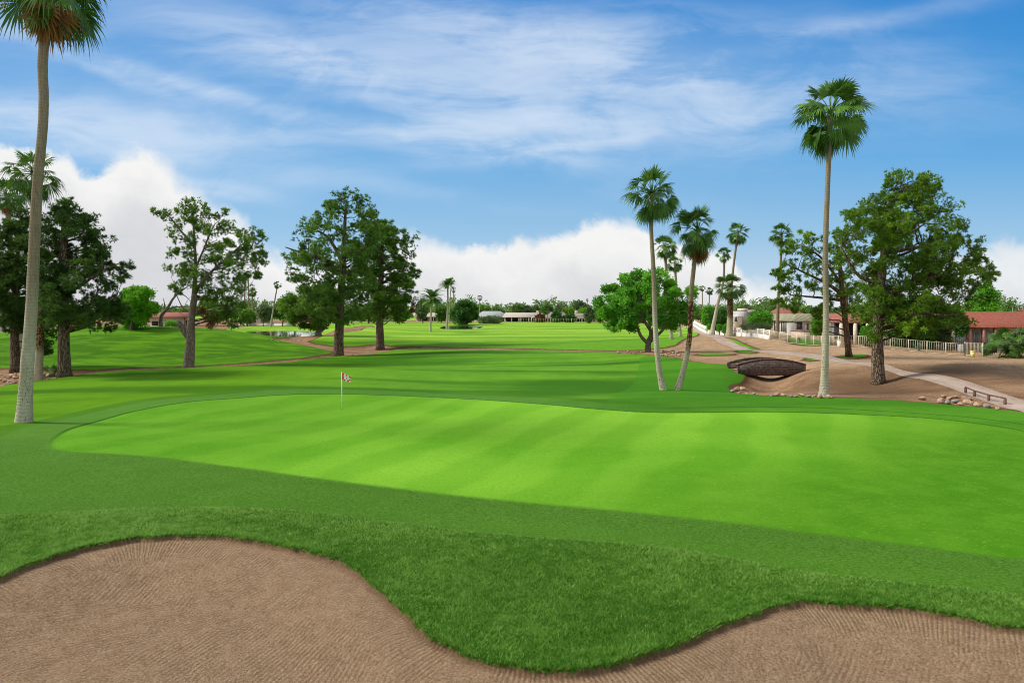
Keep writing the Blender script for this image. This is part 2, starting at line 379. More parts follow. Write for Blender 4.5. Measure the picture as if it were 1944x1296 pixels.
for a in [(600,777,38.9),(45,802,34.),(1258,738,46),(1600,785,36),(1563,752,42),(1668,728,50),(1832,757,41),(1944,770,37.5),(1755,716,48),(1676,700,53),(1587,681,62),(1443,668,75),(1460,645,88),
          (1394,655,85),(1345,636,112),(1325,628,130),(1310,616,150),(1385,637,100),(1650,665,72),(1760,672,70),(1870,676,68),(1944,673,68),(2100,674,68),(1300,690,62),(1230,668,78),(1000,664,86),(800,661,94),
          (1000,720,55),(700,700,62),(1000,690,68),(400,715,55),(200,735,48),(0,750,46),(1200,710,58),(123,714,60),(358,694,72),(642,674,85),(722,660,98),(0,716,62),(300,698,71),(0,692,72),(200,702,66),(400,690,76),
          (300,660,88),(300,620,105),(200,620,105),(100,626,103),(0,648,95),(-300,650,95),(420,625,104),(480,635,102),(560,651,98),(620,664,90),(605,636,122),(640,650,105),(700,622,150),(660,641,115),(717,652,102),
          (800,642,118),(817,630,145),(850,625,160),(950,624,180),(1000,617,215),(1100,614,235),(1220,615,235),(1000,640,120),(1100,632,145),(1250,641,110),(1290,626,150),(1000,610,275),(1150,610,275),(1463,700,58)]: cp(*a)
C = np.array(ctl); CX = np.stack([C[:, 0], np.log(C[:, 1])], 1)
def _phi(A, B):
    d2 = ((A[:, None] - B[None]) ** 2).sum(-1)
    return d2 * np.log(d2 + 1e-12) * .5
n_ = len(CX); K_ = _phi(CX, CX) + np.eye(n_) * 2e-4; Pm = np.c_[np.ones(n_), CX]
A_ = np.block([[K_, Pm], [Pm.T, np.zeros((3, 3))]])
SOL = np.linalg.solve(A_, np.r_[C[:, 2], 0, 0, 0])
def seg_d(x, y, a, b):
    a = np.array(a); b = np.array(b); d_ = b - a
    t = np.clip(((x - a[0]) * d_[0] + (y - a[1]) * d_[1]) / (d_ @ d_), 0, 1)
    return np.hypot(x - a[0] - t * d_[0], y - a[1] - t * d_[1])
def und(x, y):
    """gentle fairway undulation"""
    w = np.clip((y - 40) / 15, 0, 1) * np.clip((110 - y) / 20, 0, 1)
    return w * (.17 * np.sin(y * .33 + x * .055 + 1.0) + .13 * np.sin(y * .21 - x * .11 + 2.) + .05 * np.sin(x * .31 + y * .12)) \
        + .05 * np.sin(x * .5 + 1.3 * np.sin(y * .2)) * np.clip((y - 12) / 10, 0, 1) * np.clip((26 - y) / 6, 0, 1) \
        + .09 * np.sin(y * .62 + .22 * x) * np.clip((-x - 12) / 6, 0, 1) * np.clip((60 - y) / 10, 0, 1)
BR0, BR1 = (X(1466, 66), 66.), (X(1462, 53), 53.)
def zbase(x, y):
    x = np.atleast_1d(np.asarray(x, float)); y = np.atleast_1d(np.asarray(y, float)); yc = np.maximum(y, 3.0)
    sh = x.shape; x = x.ravel(); yc = yc.ravel(); out = np.empty(len(x))
    for i in range(0, len(x), 60000):
        q = np.stack([np.clip(x[i:i + 60000] / yc[i:i + 60000], -1.6, 1.6), np.log(yc[i:i + 60000])], 1)
        out[i:i + 60000] = _phi(q, CX) @ SOL[:n_] + SOL[n_] + q @ SOL[n_ + 1:]
    out = out + und(x, yc)
    dd = seg_d(x, yc, BR0, BR1); out -= .95 * np.exp(-(dd / 2.2) ** 2)
    dd = seg_d(x, yc, BR1, (X(1425, 47), 47.)); out -= .35 * np.exp(-(dd / 1.8) ** 2)
    return out.reshape(sh)
YS = np.exp(np.linspace(np.log(5.), np.log(420.), 700))
def hit(u, v):
    """ground point seen at a photo pixel"""
    xs = X(u, YS); zr = Zp(v, YS); g = zbase(xs, YS)
    i = np.argmax(zr < g)
    if not (zr < g).any(): i = len(YS) - 1
    if i > 0:
        a = zr[i - 1] - g[i - 1]; b = g[i] - zr[i]; t = a / (a + b + 1e-9); Y = YS[i - 1] + t * (YS[i] - YS[i - 1])
    else: Y = YS[0]
    return X(u, Y), Y
def poly(pts, dense=None):
    out = []
    for q in pts:
        if len(q) == 3: out.append((X(q[0], q[2]), q[2]))
        else: out.append(hit(*q))
    return np.array(out, float)
def smoothpoly(P, it=2):
    for _ in range(it):
        Q = np.roll(P, -1, 0); P = np.stack([.75 * P + .25 * Q, .25 * P + .75 * Q], 1).reshape(-1, 2)
    return P
def sdist(P, x, y, far=6.0, arc=False):
    """signed distance (+ inside) to a closed polygon, capped"""
    x = np.asarray(x); y = np.asarray(y); out = np.full(x.shape, -far); ar = np.zeros(x.shape)
    bb = (x > P[:, 0].min() - far) & (x < P[:, 0].max() + far) & (y > P[:, 1].min() - far) & (y < P[:, 1].max() + far)
    xi = x[bb]; yi = y[bb]
    if len(xi) == 0: return (out, ar) if arc else out
    best = np.full(len(xi), 1e9); ins = np.zeros(len(xi), bool); al = np.zeros(len(xi)); L0 = 0
    Q = np.roll(P, -1, 0)
    for (ax, ay), (bx, by) in zip(P, Q):
        dx, dy = bx - ax, by - ay; LL = dx * dx + dy * dy + 1e-12
        t = np.clip(((xi - ax) * dx + (yi - ay) * dy) / LL, 0, 1)
        dd = (xi - ax - t * dx) ** 2 + (yi - ay - t * dy) ** 2
        if arc:
            mm = dd < best; al[mm] = L0 + t[mm] * math.sqrt(LL); L0 += math.sqrt(LL)
        best = np.minimum(best, dd)
        cr = ((ay > yi) != (by > yi)); 
        with np.errstate(all='ignore'): ins ^= cr & (xi < (bx - ax) * (yi - ay) / (by - ay + 1e-15) + ax)
    dd = np.minimum(np.sqrt(best), far); out[bb] = np.where(ins, dd, -dd); ar[bb] = al
    return (out, ar) if arc else out

GREEN = smoothpoly(poly([(95,847),(103,832),(150,808),(220,788),(300,772),(400,759),(500,751),(600,748),(700,749),(800,753),(900,758),(960,762),(1040,768),(1100,774),(1160,779),(1220,783),(1300,784),(1450,782),(1600,785),(1750,792),(1850,803),(1944,818),(2100,850),
   (2200,920),(2200,1000),(2100,1060),(1944,1062),(1850,1050),(1700,1030),(1500,1005),(1300,982),(1100,962),(900,943),(700,920),(600,907),(500,893),(400,880),(300,867),(200,860),(120,857)]), 2)
ROUGH = smoothpoly(poly([(-700,1010),(-200,985),(0,979),(200,970),(400,963),(600,972),(800,1000),(1000,1022),(1170,1032),(1300,1046),(1400,1063),(1500,1083),(1650,1102),(1944,1132),(2300,1170),(2600,None,4),(-1400,None,4)]), 1)
BUNK = smoothpoly(poly([(-260,1180),(-120,1135),(0,1100),(60,1074),(130,1050),(200,1034),(270,1022),(330,1018),(400,1019),(480,1030),(560,1045),(620,1060),(665,1078),(690,1093),(715,1118),(740,1142),(765,1165),(785,1190),(810,1212),(850,1236),(900,1258),(960,1272),(1010,1278),(1060,1280),
   (1120,1275),(1180,1264),(1240,1245),(1300,1222),(1350,1198),(1400,1178),(1440,1162),(1480,1152),(1540,1148),(1600,1150),(1680,1153),(1750,1162),(1830,1177),(1890,1190),(1944,1200),(2050,1222),(2300,1300),(2500,None,5.5),(2600,None,2.6),(-800,None,2.6),(-700,None,6.5),(-420,1290)]), 2)
DIRT = [smoothpoly(P, 1) for P in (
 poly([(2300,860),(2100,805),(1944,783),(1905,778),(1850,772),(1780,766),(1700,760),(1630,757),(1560,755),(1500,752),(1440,750),(1400,747),(1385,740),(1380,733),(1400,728),(1414,718),(1413,708),(1400,698),(1380,693),(1340,690),(1310,686),(1290,680),(1230,674),(1170,670),(1100,667),(1000,665),(900,663.5),(800,662),(740,663),
   (640,677),(600,681),(550,687.5),(450,694),(357,699),(300,701),(200,707),(120,716),(60,724),(0,732),(-200,764),(-700,800),(-700,690),(-200,696),(0,698),(60,699),(100,700),(140,701),(200,701),(300,697),(357,694.5),(450,689),(550,682),(600,675),(632,668),
   (600,661),(573,655),(529,646.5),(505,642),(540,641),(560,637),(600,633),(640,622),(680,618),(715,618),(700,626),(640,633),(605,641),(582,648),(617,654),(664,657.5),(717,652),(760,657),(800,657.5),(900,659.5),(1000,661.5),(1100,664),(1170,666),(1250,661),(1292,652),(1326,636),(1322,628),(1300,620),(1240,617),
   (1240,None,262),(700,None,262),(700,None,300),(1400,None,320),(2600,None,300),(2700,None,60)]),
 poly([(-500,None,116),(100,None,116),(400,None,113),(425,None,150),(440,None,212),(640,None,222),(640,None,330),(-600,None,330)]),
 )]
LAWNS = [smoothpoly(poly(q), 2) for q in (
 [(1589,678),(1600,675),(1620,673.5),(1642,673),(1650,675),(1635,679),(1612,681)], [(1524,681),(1545,679),(1562,681),(1560,684),(1540,685)],
 [(1318,672),(1360,670),(1400,671),(1380,674),(1335,675)], [(1395,665),(1420,666),(1440,668.5),(1420,670.5),(1400,669)],
 [(1372,640),(1385,647),(1410,657),(1440,664),(1436,660.5),(1405,650),(1386,642)],
 [(1495,None,84),(1575,None,78),(1580,None,84),(1500,None,93)])]
TONE2 = smoothpoly(poly([(1216,672),(1212,700),(1200,735),(1130,773),(1220,785),(1500,790),(2200,830),(2300,None,30),(2300,None,70),(1300,676)]), 1)
up_ = [(1300,619),(1327,627.5),(1357,633),(1372,640),(1394,650),(1425,661),(1443,665.5),(1500,668),(1553,672.6),(1587,676.5),(1676,693),(1781,711),(1860,730),(1944,759),(2100,815),(2400,900)]
lo_ = [(2300,960),(2080,850),(1944,781),(1907,775),(1873,762),(1820,742),(1755,722),(1702,708),(1650,697.5),(1576,686),(1532,679),(1505,675),(1456,671),(1425,666.5),(1394,659),(1357,649),(1343,638),(1322,630),(1296,622)]
PATH = smoothpoly(poly(up_ + lo_), 1)
POND1 = smoothpoly(np.array([(X(462,158),158.),(X(480,140),140.),(X(520,133),133.),(X(560,129),129.),(X(590,132),132.),(X(612,148),148.),(X(612,172),172.),(X(570,186),186.),(X(510,184),184.),(X(468,176),176.)]), 1)
POND2 = smoothpoly(np.array([(X(836,172),172.),(X(860,166),166.),(X(895,170),170.),(X(918,186),186.),(X(916,208),208.),(X(880,216),216.),(X(845,210),210.),(X(834,190),190.)]), 1)
PZ = (.42, 1.0)
def ss(x, a, b):
    t = np.clip((x - a) / (b - a), 0, 1); return t * t * (3 - 2 * t)
def vnoise(x, y, sx_, sy_, seed, oct=4):
    """smooth value noise 0..1"""
    out = np.zeros_like(x); amp = 1.; tot_ = 0.
    for o_ in range(oct):
        X_ = x * sx_ * 2 ** o_ + 17.3 * seed + 5.1 * o_; Y_ = y * sy_ * 2 ** o_ + 7.7 * seed
        xi = np.floor(X_).astype(np.int64); yi = np.floor(Y_).astype(np.int64); fx = X_ - xi; fy = Y_ - yi
        fx = fx * fx * (3 - 2 * fx); fy = fy * fy * (3 - 2 * fy)
        def h(a, b):
            v = np.sin((a % 1013) * 127.1 + (b % 1013) * 311.7 + seed * 74.7) * 43758.5453
            return v - np.floor(v)
        out += amp * ((h(xi, yi) * (1 - fx) + h(xi + 1, yi) * fx) * (1 - fy) + (h(xi, yi + 1) * (1 - fx) + h(xi + 1, yi + 1) * fx) * fy)
        tot_ += amp; amp *= .5
    return out / tot_
def fields(x, y, arc=False):
    f = {}
    f['sdg'] = sdist(GREEN, x, y, 8.); f['sdr'] = sdist(ROUGH, x, y, 8.)
    f['sdb'], f['arc'] = sdist(BUNK, x, y, 8., True)
    f['sdb'] = f['sdb'] + .20 * (vnoise(x, y, 1.5, 1.5, 31, 2) - .5) + .10 * (vnoise(x, y, 6., 6., 32, 2) - .5)
    dd = np.full(x.shape, -8.)
    for P in DIRT: dd = np.maximum(dd, sdist(P, x, y, 8.))
    for P in LAWNS: dd = np.minimum(dd, -sdist(P, x, y, 8.))
    dd = dd - np.where((x < X(640, 1) * y) & (y < 100) & (y > 60) & (x > X(110, 1) * y), .28, 0)
    f['sdd'] = dd; f['sdp'] = sdist(PATH, x, y, 6.); f['sdt'] = sdist(TONE2, x, y, 6.)
    f['w1'] = sdist(POND1, x, y, 8.); f['w2'] = sdist(POND2, x, y, 8.)
    return f
def zfull(x, y, f=None):
    x = np.atleast_1d(np.asarray(x, float)); y = np.atleast_1d(np.asarray(y, float))
    z = zbase(x, y); f = f or fields(x, y)
    b = f['sdb']
    z = z - .06 * ss(b, .0, .06) - .42 * ss(b, .05, 2.6) + .05 * ss(b, -.9, -.05) * (1 - ss(b, -.02, .02))
    z = z - .06 * ss(f['sdd'], -.05, .35) * (1 - ss(f['sdp'], -.8, -.1))
    left = (x < X(800, 1) * y) & (y < 112)
    z = z - np.where(left, .25 * ss(f['sdd'], .1, 1.2), 0)
    z = z + .02 * ss(-f['sdg'], 0., .12)
    for w, pz in (('w1', PZ[0]), ('w2', PZ[1])):
        q = f[w]
        z = np.where(q > -8, z * (1 - ss(q, -5, 0)) + ss(q, -5, 0) * np.where(q > 0, pz - .5 * ss(q, 0, 2), np.maximum(pz + .02, np.minimum(z, pz + .10))), z)
    return z
def G(u, Y): return float(zfull(X(u, Y), Y)[0])
def ground_at(u, Y): return Vector((X(u, Y), Y, G(u, Y)))

def looks(x, y, f):
    n1 = vnoise(x, y, .16, .16, 1); L = {'n1': n1}
    warp = 6 * (vnoise(x, y, .03, .03, 9, 2) - .5)
    nl = vnoise(x, y + warp, .03, .30, 2, 5)
    far = ss(y, 92, 125); L['far'] = far
    L['fw'] = np.clip(ss(nl, .34, .62) * .8 + ss(n1, .3, .7) * .25, 0, 1)
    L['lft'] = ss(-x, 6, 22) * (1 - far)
    L['tn'] = ss(f['sdt'], -.05, .05) * .55 * (1 - far)
    nearc = 1 - ss(y, 25, 31); L['nearc'] = nearc
    ring = ss(f['sdg'], -3.4, -3.2) * ss(-x, -14, -9)
    L['cfac'] = np.maximum(ring * .85, nearc); L['cfac'] *= .55 + .45 * ss(n1, .35, .6)
    L['fr'] = ss(f['sdg'], -2.3, -2.0) * ss(y, 21, 26) * ss(-x, -10, -2) * .55
    ml = ss(-x, 12, 26) * ss(y, 62, 74) * (1 - far); L['fw'] = L['fw'] * (1 - .6 * ml) + .6 * ml * ss(vnoise(x, y, .45, .9, 8, 3), .3, .7)
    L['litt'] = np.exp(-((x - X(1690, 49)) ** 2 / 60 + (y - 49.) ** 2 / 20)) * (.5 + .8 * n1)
    L['bnd'] = ss(f['sdg'], -2.6, -.3) * (1 - ss(y, 20, 26)) * .6
    L['bnd'] = np.maximum(L['bnd'], ss(f['sdr'], -3.0, -.2) * ss(-x, -1, 6) * .55 * ss(n1, .3, .6))
    L['l2'] = ss(y, 26, 32) * ss(x, 6, 10) * .6
    s1 = np.sin(x * 1.62 - y * .62 + n1 * 5.0); s2 = np.sin(x * .38 + y * .72 + n1 * 6.)
    st = .36 * ss(s1, -.6, .6) + .18 * ss(s2, -.9, .9) + 1.0 * (vnoise(x, y, .09, .16, 5) - .5) + .28
    L['st'] = np.clip(st, 0, 1)
    L['rt'] = ss(x + (27 - y) * 1.1 + 5 * (n1 - .5), 3, 21) * .88
    L['rt'] = np.maximum(L['rt'], .42 * ss(-x + .25 * (y - 27), 4, 13))
    L['yard'] = ss(x, 14, 24) * ss(.9 * x + y, 74, 84)
    return L
def build_ground():
    a = np.linspace(-.80, .80, 760); tl = -.80 - np.cumsum(np.linspace(.01, .12, 22)); tr_ = .80 + np.cumsum(np.linspace(.01, .12, 22))
    t = np.r_[tl[::-1], a, tr_]
    ys = [1.8]
    while ys[-1] < 3200:
        y = ys[-1]; r = 1.02 if y < 8.5 else (1.0036 if y < 20 else 1.0060 if y < 130 else 1.009 if y < 300 else 1.05)
        ys.append(y * r)
    ys = np.array(ys)
    TT, YY = np.meshgrid(t, ys); XX = TT * YY; nr, nc = XX.shape
    x = XX.ravel(); y = YY.ravel(); f = fields(x, y); z = zfull(x, y, f); lk = looks(x, y, f)
    nb_ = f['sdb'] > .05; xs_, ys_ = x[nb_], y[nb_]; z[nb_] += ss(f['sdb'][nb_], .05, .5) * (.020 * (vnoise(xs_, ys_, 6., 6., 21, 3) - .5) + .05 * (vnoise(xs_, ys_, 1.3, 1.3, 22, 3) - .5))
    i = np.arange(nr - 1)[:, None] * nc; j = np.arange(nc - 1)[None]
    Fc = np.stack([i + j, i + j + 1, i + nc + j + 1, i + nc + j], -1).reshape(-1, 4)
    cen = {n: q[Fc].mean(1) for n, q in f.items()}
    kind = np.zeros(len(Fc), int)                     # 0 grass
    kind[cen['sdd'] > 0] = 2; kind[cen['sdg'] > 0] = 1; kind[cen['sdp'] > 0] = 4; kind[cen['sdb'] > 0] = 3
    V = np.stack([x, y, z], 1).astype(np.float32)
    ALL = ['grass', 'rough', 'green', 'dirt', 'path', 'sand']
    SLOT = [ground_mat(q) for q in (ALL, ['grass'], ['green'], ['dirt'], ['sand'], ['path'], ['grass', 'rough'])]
    ev = np.maximum(.30, cen['sdg'] * 0 + YY.ravel()[Fc].mean(1) * .012)
    edgef = np.zeros(len(Fc), bool)
    for n in ('sdg', 'sdb', 'sdd', 'sdp'): edgef |= np.abs(cen[n]) < ev
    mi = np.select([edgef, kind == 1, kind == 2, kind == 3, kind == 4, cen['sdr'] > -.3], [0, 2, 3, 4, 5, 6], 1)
    for kk, (nm, lab) in enumerate([('ground', 'grass of the fairway, collar and rough'), ('putting_green', 'smooth bright putting green'), ('dirt_ground', 'bare brown dirt beside the fairway'),
                                    ('sand_bunker', 'raked tan sand bunker'), ('path', 'pale concrete cart path')]):
        sel = kind == kk; fa = Fc[sel]; used = np.unique(fa); mp = np.zeros(len(V), np.int64); mp[used] = np.arange(len(used))
        fa = mp[fa]
        me = bpy.data.meshes.new(nm); me.vertices.add(len(used)); me.vertices.foreach_set('co', V[used].ravel())
        me.loops.add(fa.size); me.loops.foreach_set('vertex_index', fa.ravel().astype(np.int32))
        me.polygons.add(len(fa)); me.polygons.foreach_set('loop_start', (np.arange(len(fa)) * 4).astype(np.int32)); me.polygons.foreach_set('loop_total', np.full(len(fa), 4, np.int32))
        me.polygons.foreach_set('use_smooth', np.ones(len(fa), bool))
        for n in ('sdg', 'sdr', 'sdb', 'sdd', 'sdp', 'arc') + tuple(lk):
            at = me.attributes.new(n, 'FLOAT', 'POINT'); at.data.foreach_set('value', (f[n] if n in f else lk[n])[used].astype(np.float32))
        me.polygons.foreach_set('material_index', mi[sel].astype(np.int32)); me.update(calc_edges=True)
        for q in SLOT: me.materials.append(q)
        o = bpy.data.objects.new(nm, me); COL.objects.link(o); o['kind'] = 'structure'; o['label'] = lab
def ground_mat(L):
    """L: the surfaces this slot has to tell apart; edge cells get all of them"""
    m, k = newmat('ground_cover_' + '_'.join(L)); full = len(L) > 2
    g = k.n('ShaderNodeNewGeometry'); P = g.outputs['Position']
    A = lambda n: k.n('ShaderNodeAttribute', attribute_name=n).outputs['Fac']
    sx = k.n('ShaderNodeSeparateXYZ'); k.put(sx.inputs[0], P); px, py = sx.outputs[0], sx.outputs[1]
    n1, far, nearc, cfac, fww = A('n1'), A('far'), A('nearc'), A('cfac'), A('fw')
    n2 = k.noise(P, .9, 4, .6); n3 = k.noise(P, 7., 3, .65) if L != ['green'] else None; n4 = k.noise(P, 38., 2, .7)
    edge = k.m('SUBTRACT', n3, .5) if n3 else 0.
    sdg, sdr, sdb, sdd, sdp, arc = [A(n) for n in ('sdg', 'sdr', 'sdb', 'sdd', 'sdp', 'arc')]
    c = None; hh = None
    if 'grass' in L:
        fw = k.mix(fww, (.036, .128, .008), (.120, .290, .020))
        fw = k.mix(far, fw, k.mix(fww, (.14, .31, .022), (.27, .44, .045)))
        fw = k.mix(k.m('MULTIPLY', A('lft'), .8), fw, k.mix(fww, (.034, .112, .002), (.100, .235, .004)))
        fw = k.mix(A('tn'), fw, (.050, .195, .012))
        col = k.mix(k.sm(n1, .3, .7), (.036, .122, .009), (.062, .170, .014))
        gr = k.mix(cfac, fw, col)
        gr = k.mix(A('bnd'), gr, (.026, .088, .009)); gr = k.mix(A('fr'), gr, (.090, .215, .035))
        mot = k.sm(k.noise(P, 15., 5, .9), .36, .64)
        gr = k.mix(k.m('MULTIPLY', nearc, .75), gr, k.mix(mot, (.028, .084, .003), (.108, .235, .034)))
        gr = k.mix(k.m('MULTIPLY', k.sm(n2, .3, .7), .25), gr, (.035, .125, .006))
        hh = k.m('ADD', k.m('MULTIPLY', n4, .020), k.m('MULTIPLY', n3, .04))
        if 'rough' in L:
            rc = k.mix(k.sm(k.noise(P, 3.0, 5, .7), .3, .7), (.030, .115, .006), (.075, .21, .016))
            rc = k.mix(k.m('MULTIPLY', n4, .5), rc, (.018, .065, .006))
            rm = k.sm(k.m('ADD', sdr, k.m('MULTIPLY', edge, .16)), -.06, .06)
            gr = k.mix(rm, gr, rc)
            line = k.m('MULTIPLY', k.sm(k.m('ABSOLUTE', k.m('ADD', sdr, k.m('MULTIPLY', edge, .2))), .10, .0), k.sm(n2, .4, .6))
            gr = k.mix(k.m('MULTIPLY', line, .6), gr, (.012, .04, .006))  # collar mowing line: cut edge plus its step's shade, painted as darker colour
            hh = k.m('ADD', hh, k.m('MULTIPLY', rm, k.m('MULTIPLY', n4, .04)))
        c = gr
    if 'green' in L:
        pg = k.mix(A('st'), (.085, .265, .010), (.185, .400, .030))
        pg = k.mix(A('rt'), pg, (.040, .150, .004))
        gt = k.noise(P, 9., 4, .85); pg = k.mix(k.m('MULTIPLY', k.sm(gt, .48, .68), .45), pg, (.055, .19, .006)); pg = k.mix(k.m('MULTIPLY', k.sm(gt, .46, .34), .30), pg, (.22, .44, .05))
        pg = k.mix(k.m('MULTIPLY', k.sm(n2, .35, .7), .25), pg, (.13, .31, .02))
        if c is None: c = pg; hh = k.m('MULTIPLY', n4, .006)
        else:
            gm_ = k.sm(k.m('ADD', sdg, k.m('MULTIPLY', edge, .45)), k.m('SUBTRACT', k.m('MULTIPLY', k.sm(py, 26., 32.), .20), .30), k.m('SUBTRACT', .22, k.m('MULTIPLY', k.sm(py, 26., 32.), .16))); c = k.mix(gm_, c, pg)
            hh = k.m('MULTIPLY', hh, k.m('SUBTRACT', 1.0, k.m('MULTIPLY', gm_, .85)))
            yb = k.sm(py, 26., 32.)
            c = k.mix(k.m('MULTIPLY', k.sm(k.m('ABSOLUTE', k.m('ADD', sdg, .06)), .16, .02), k.m('MULTIPLY', yb, .65)), c, (.018, .070, .008))  # cut rim of the green, with the height step's shade painted in
    if 'grass' in L:
        l2 = k.sm(k.m('ABSOLUTE', k.m('ADD', sdg, 1.5)), .18, .02)
        c = k.mix(k.m('MULTIPLY', l2, A('l2')), c, (.018, .070, .008))  # outer mowing line; shade of the cut step put into the colour
    if 'dirt' in L:
        dn = k.noise(k.map(P, sc=(.22, .6, 1)), 1., 5, .65, .5)
        dc = k.mix(k.sm(dn, .32, .68), (.195, .110, .062), (.35, .225, .135))
        dc = k.mix(k.m('MULTIPLY', A('yard'), .75), dc, k.mix(k.sm(n2, .35, .65), (.37, .25, .15), (.48, .345, .215)))
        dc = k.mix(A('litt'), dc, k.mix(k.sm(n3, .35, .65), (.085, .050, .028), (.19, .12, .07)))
        litter = k.m('MULTIPLY', k.sm(n3, .48, .62), k.sm(n1, .42, .6))
        dc = k.mix(k.m('MULTIPLY', litter, .5), dc, (.10, .052, .030))
        dc = k.mix(k.m('MULTIPLY', k.sm(dn, .64, .74), .5), dc, (.20, .25, .045))
        dc = k.mix(k.sm(k.m('ADD', sdd, k.m('MULTIPLY', k.m('SUBTRACT', n2, .5), .8)), .8, .1), dc, (.105, .055, .032))
        dc = k.mix(k.m('MULTIPLY', k.sm(n3, .40, .60), .35), dc, (.13, .075, .042)); dh = k.m('MULTIPLY', k.m('ADD', n2, k.m('MULTIPLY', n3, .5)), .13)
        if c is None: c = dc; hh = dh
        else:
            dm = k.sm(k.m('ADD', sdd, k.m('MULTIPLY', k.m('ADD', edge, k.m('MULTIPLY', k.m('SUBTRACT', n2, .5), .7)), .35)), -.06, .10)
            c = k.mix(dm, c, dc); hh = k.m('ADD', hh, k.m('MULTIPLY', dm, dh))
    if 'path' in L:
        pc = k.mix(k.sm(n2, .3, .7), (.345, .265, .215), (.42, .335, .285))
        jt = k.m('FRACT', k.m('MULTIPLY', k.m('ADD', px, k.m('MULTIPLY', py, .8)), .33))
        pc = k.mix(k.m('MULTIPLY', k.sm(jt, .985, .995), .5), pc, (.16, .12, .10))
        pc = k.mix(k.m('MULTIPLY', k.sm(n3, .5, .7), .3), pc, (.25, .19, .15))
        c = k.mix(k.sm(k.m('ADD', sdp, k.m('MULTIPLY', edge, .10)), -.03, .04), c, pc) if c is not None else pc
    if 'sand' in L:
        sn = k.noise(P, 24., 4, .9); sn2 = k.noise(P, 3.4, 5, .8)
        sc = k.mix(k.sm(sn2, .3, .7), (.35, .225, .130), (.48, .330, .205))
        sc = k.mix(k.m('MULTIPLY', k.sm(sn, .52, .62), .75), sc, (.135, .085, .045)); sc = k.mix(k.m('MULTIPLY', k.sm(sn, .47, .38), .75), sc, (.66, .50, .34))
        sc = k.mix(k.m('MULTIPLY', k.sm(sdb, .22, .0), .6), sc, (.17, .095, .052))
        rk1 = k.m('SINE', k.m('ADD', k.m('MULTIPLY', arc, 74.), k.m('MULTIPLY', sn2, 5.)))
        vo = k.n('ShaderNodeTexVoronoi'); k.put(vo.inputs['Vector'], k.v('ADD', P, k.v('SCALE', k.noise(P, .8, 2, out=1)))); vo.inputs['Scale'].default_value = .42
        vs = k.n('ShaderNodeSeparateColor'); k.put(vs.inputs[0], vo.outputs['Color'])
        an = k.m('MULTIPLY', k.m('SUBTRACT', vs.outputs[0], .05), -.95)
        ph = k.m('ADD', k.m('MULTIPLY', px, k.m('COSINE', an)), k.m('MULTIPLY', py, k.m('SINE', an)))
        rk2 = k.m('SINE', k.m('ADD', k.m('MULTIPLY', ph, 66.), k.m('MULTIPLY', sn2, 7.)))
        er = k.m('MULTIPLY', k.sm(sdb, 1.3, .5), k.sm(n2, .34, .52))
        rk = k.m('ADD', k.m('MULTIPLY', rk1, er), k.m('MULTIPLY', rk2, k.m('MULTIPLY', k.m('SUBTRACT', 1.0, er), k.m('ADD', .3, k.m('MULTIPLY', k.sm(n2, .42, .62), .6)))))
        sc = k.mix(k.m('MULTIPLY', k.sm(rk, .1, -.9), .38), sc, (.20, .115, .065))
        sh = k.m('ADD', k.m('MULTIPLY', rk, .018), k.m('ADD', k.m('MULTIPLY', sn, .11), k.m('MULTIPLY', sn2, .06)))
        if c is None: c = sc; hh = sh
        else:
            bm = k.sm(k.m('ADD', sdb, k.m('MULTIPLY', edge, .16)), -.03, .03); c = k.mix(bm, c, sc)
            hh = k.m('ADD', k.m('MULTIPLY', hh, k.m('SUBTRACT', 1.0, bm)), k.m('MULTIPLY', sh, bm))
    b = k.n('ShaderNodeBsdfPrincipled'); k.put(b.inputs['Base Color'], c); b.inputs['Roughness'].default_value = .95; b.inputs['Specular IOR Level'].default_value = .03
    bb = k.n('ShaderNodeBump'); k.put(bb.inputs['Height'], hh if hh is not None else n3); bb.inputs['Strength'].default_value = 1.0; bb.inputs['Distance'].default_value = 1.0 if hh is not None else .02
    k.put(b.inputs['Normal'], bb.outputs[0]); o = k.n('ShaderNodeOutputMaterial'); k.put(o.inputs[0], b.outputs[0])
    return m
build_ground()
for (P, z, lab) in ((POND1, PZ[0], 'small pond behind the left mound reflecting the sky'), (POND2, PZ[1], 'distant pond in front of the far houses')):
    b = MB(); Q = P + (P - P.mean(0)) * .03
    V = np.c_[Q, np.full(len(Q), 0.)]; b.add(V, np.arange(len(Q))[None]); o = b.build('pond', 'pond_water', loc=(0, 0, z)); tag(o, lab, kind='structure')
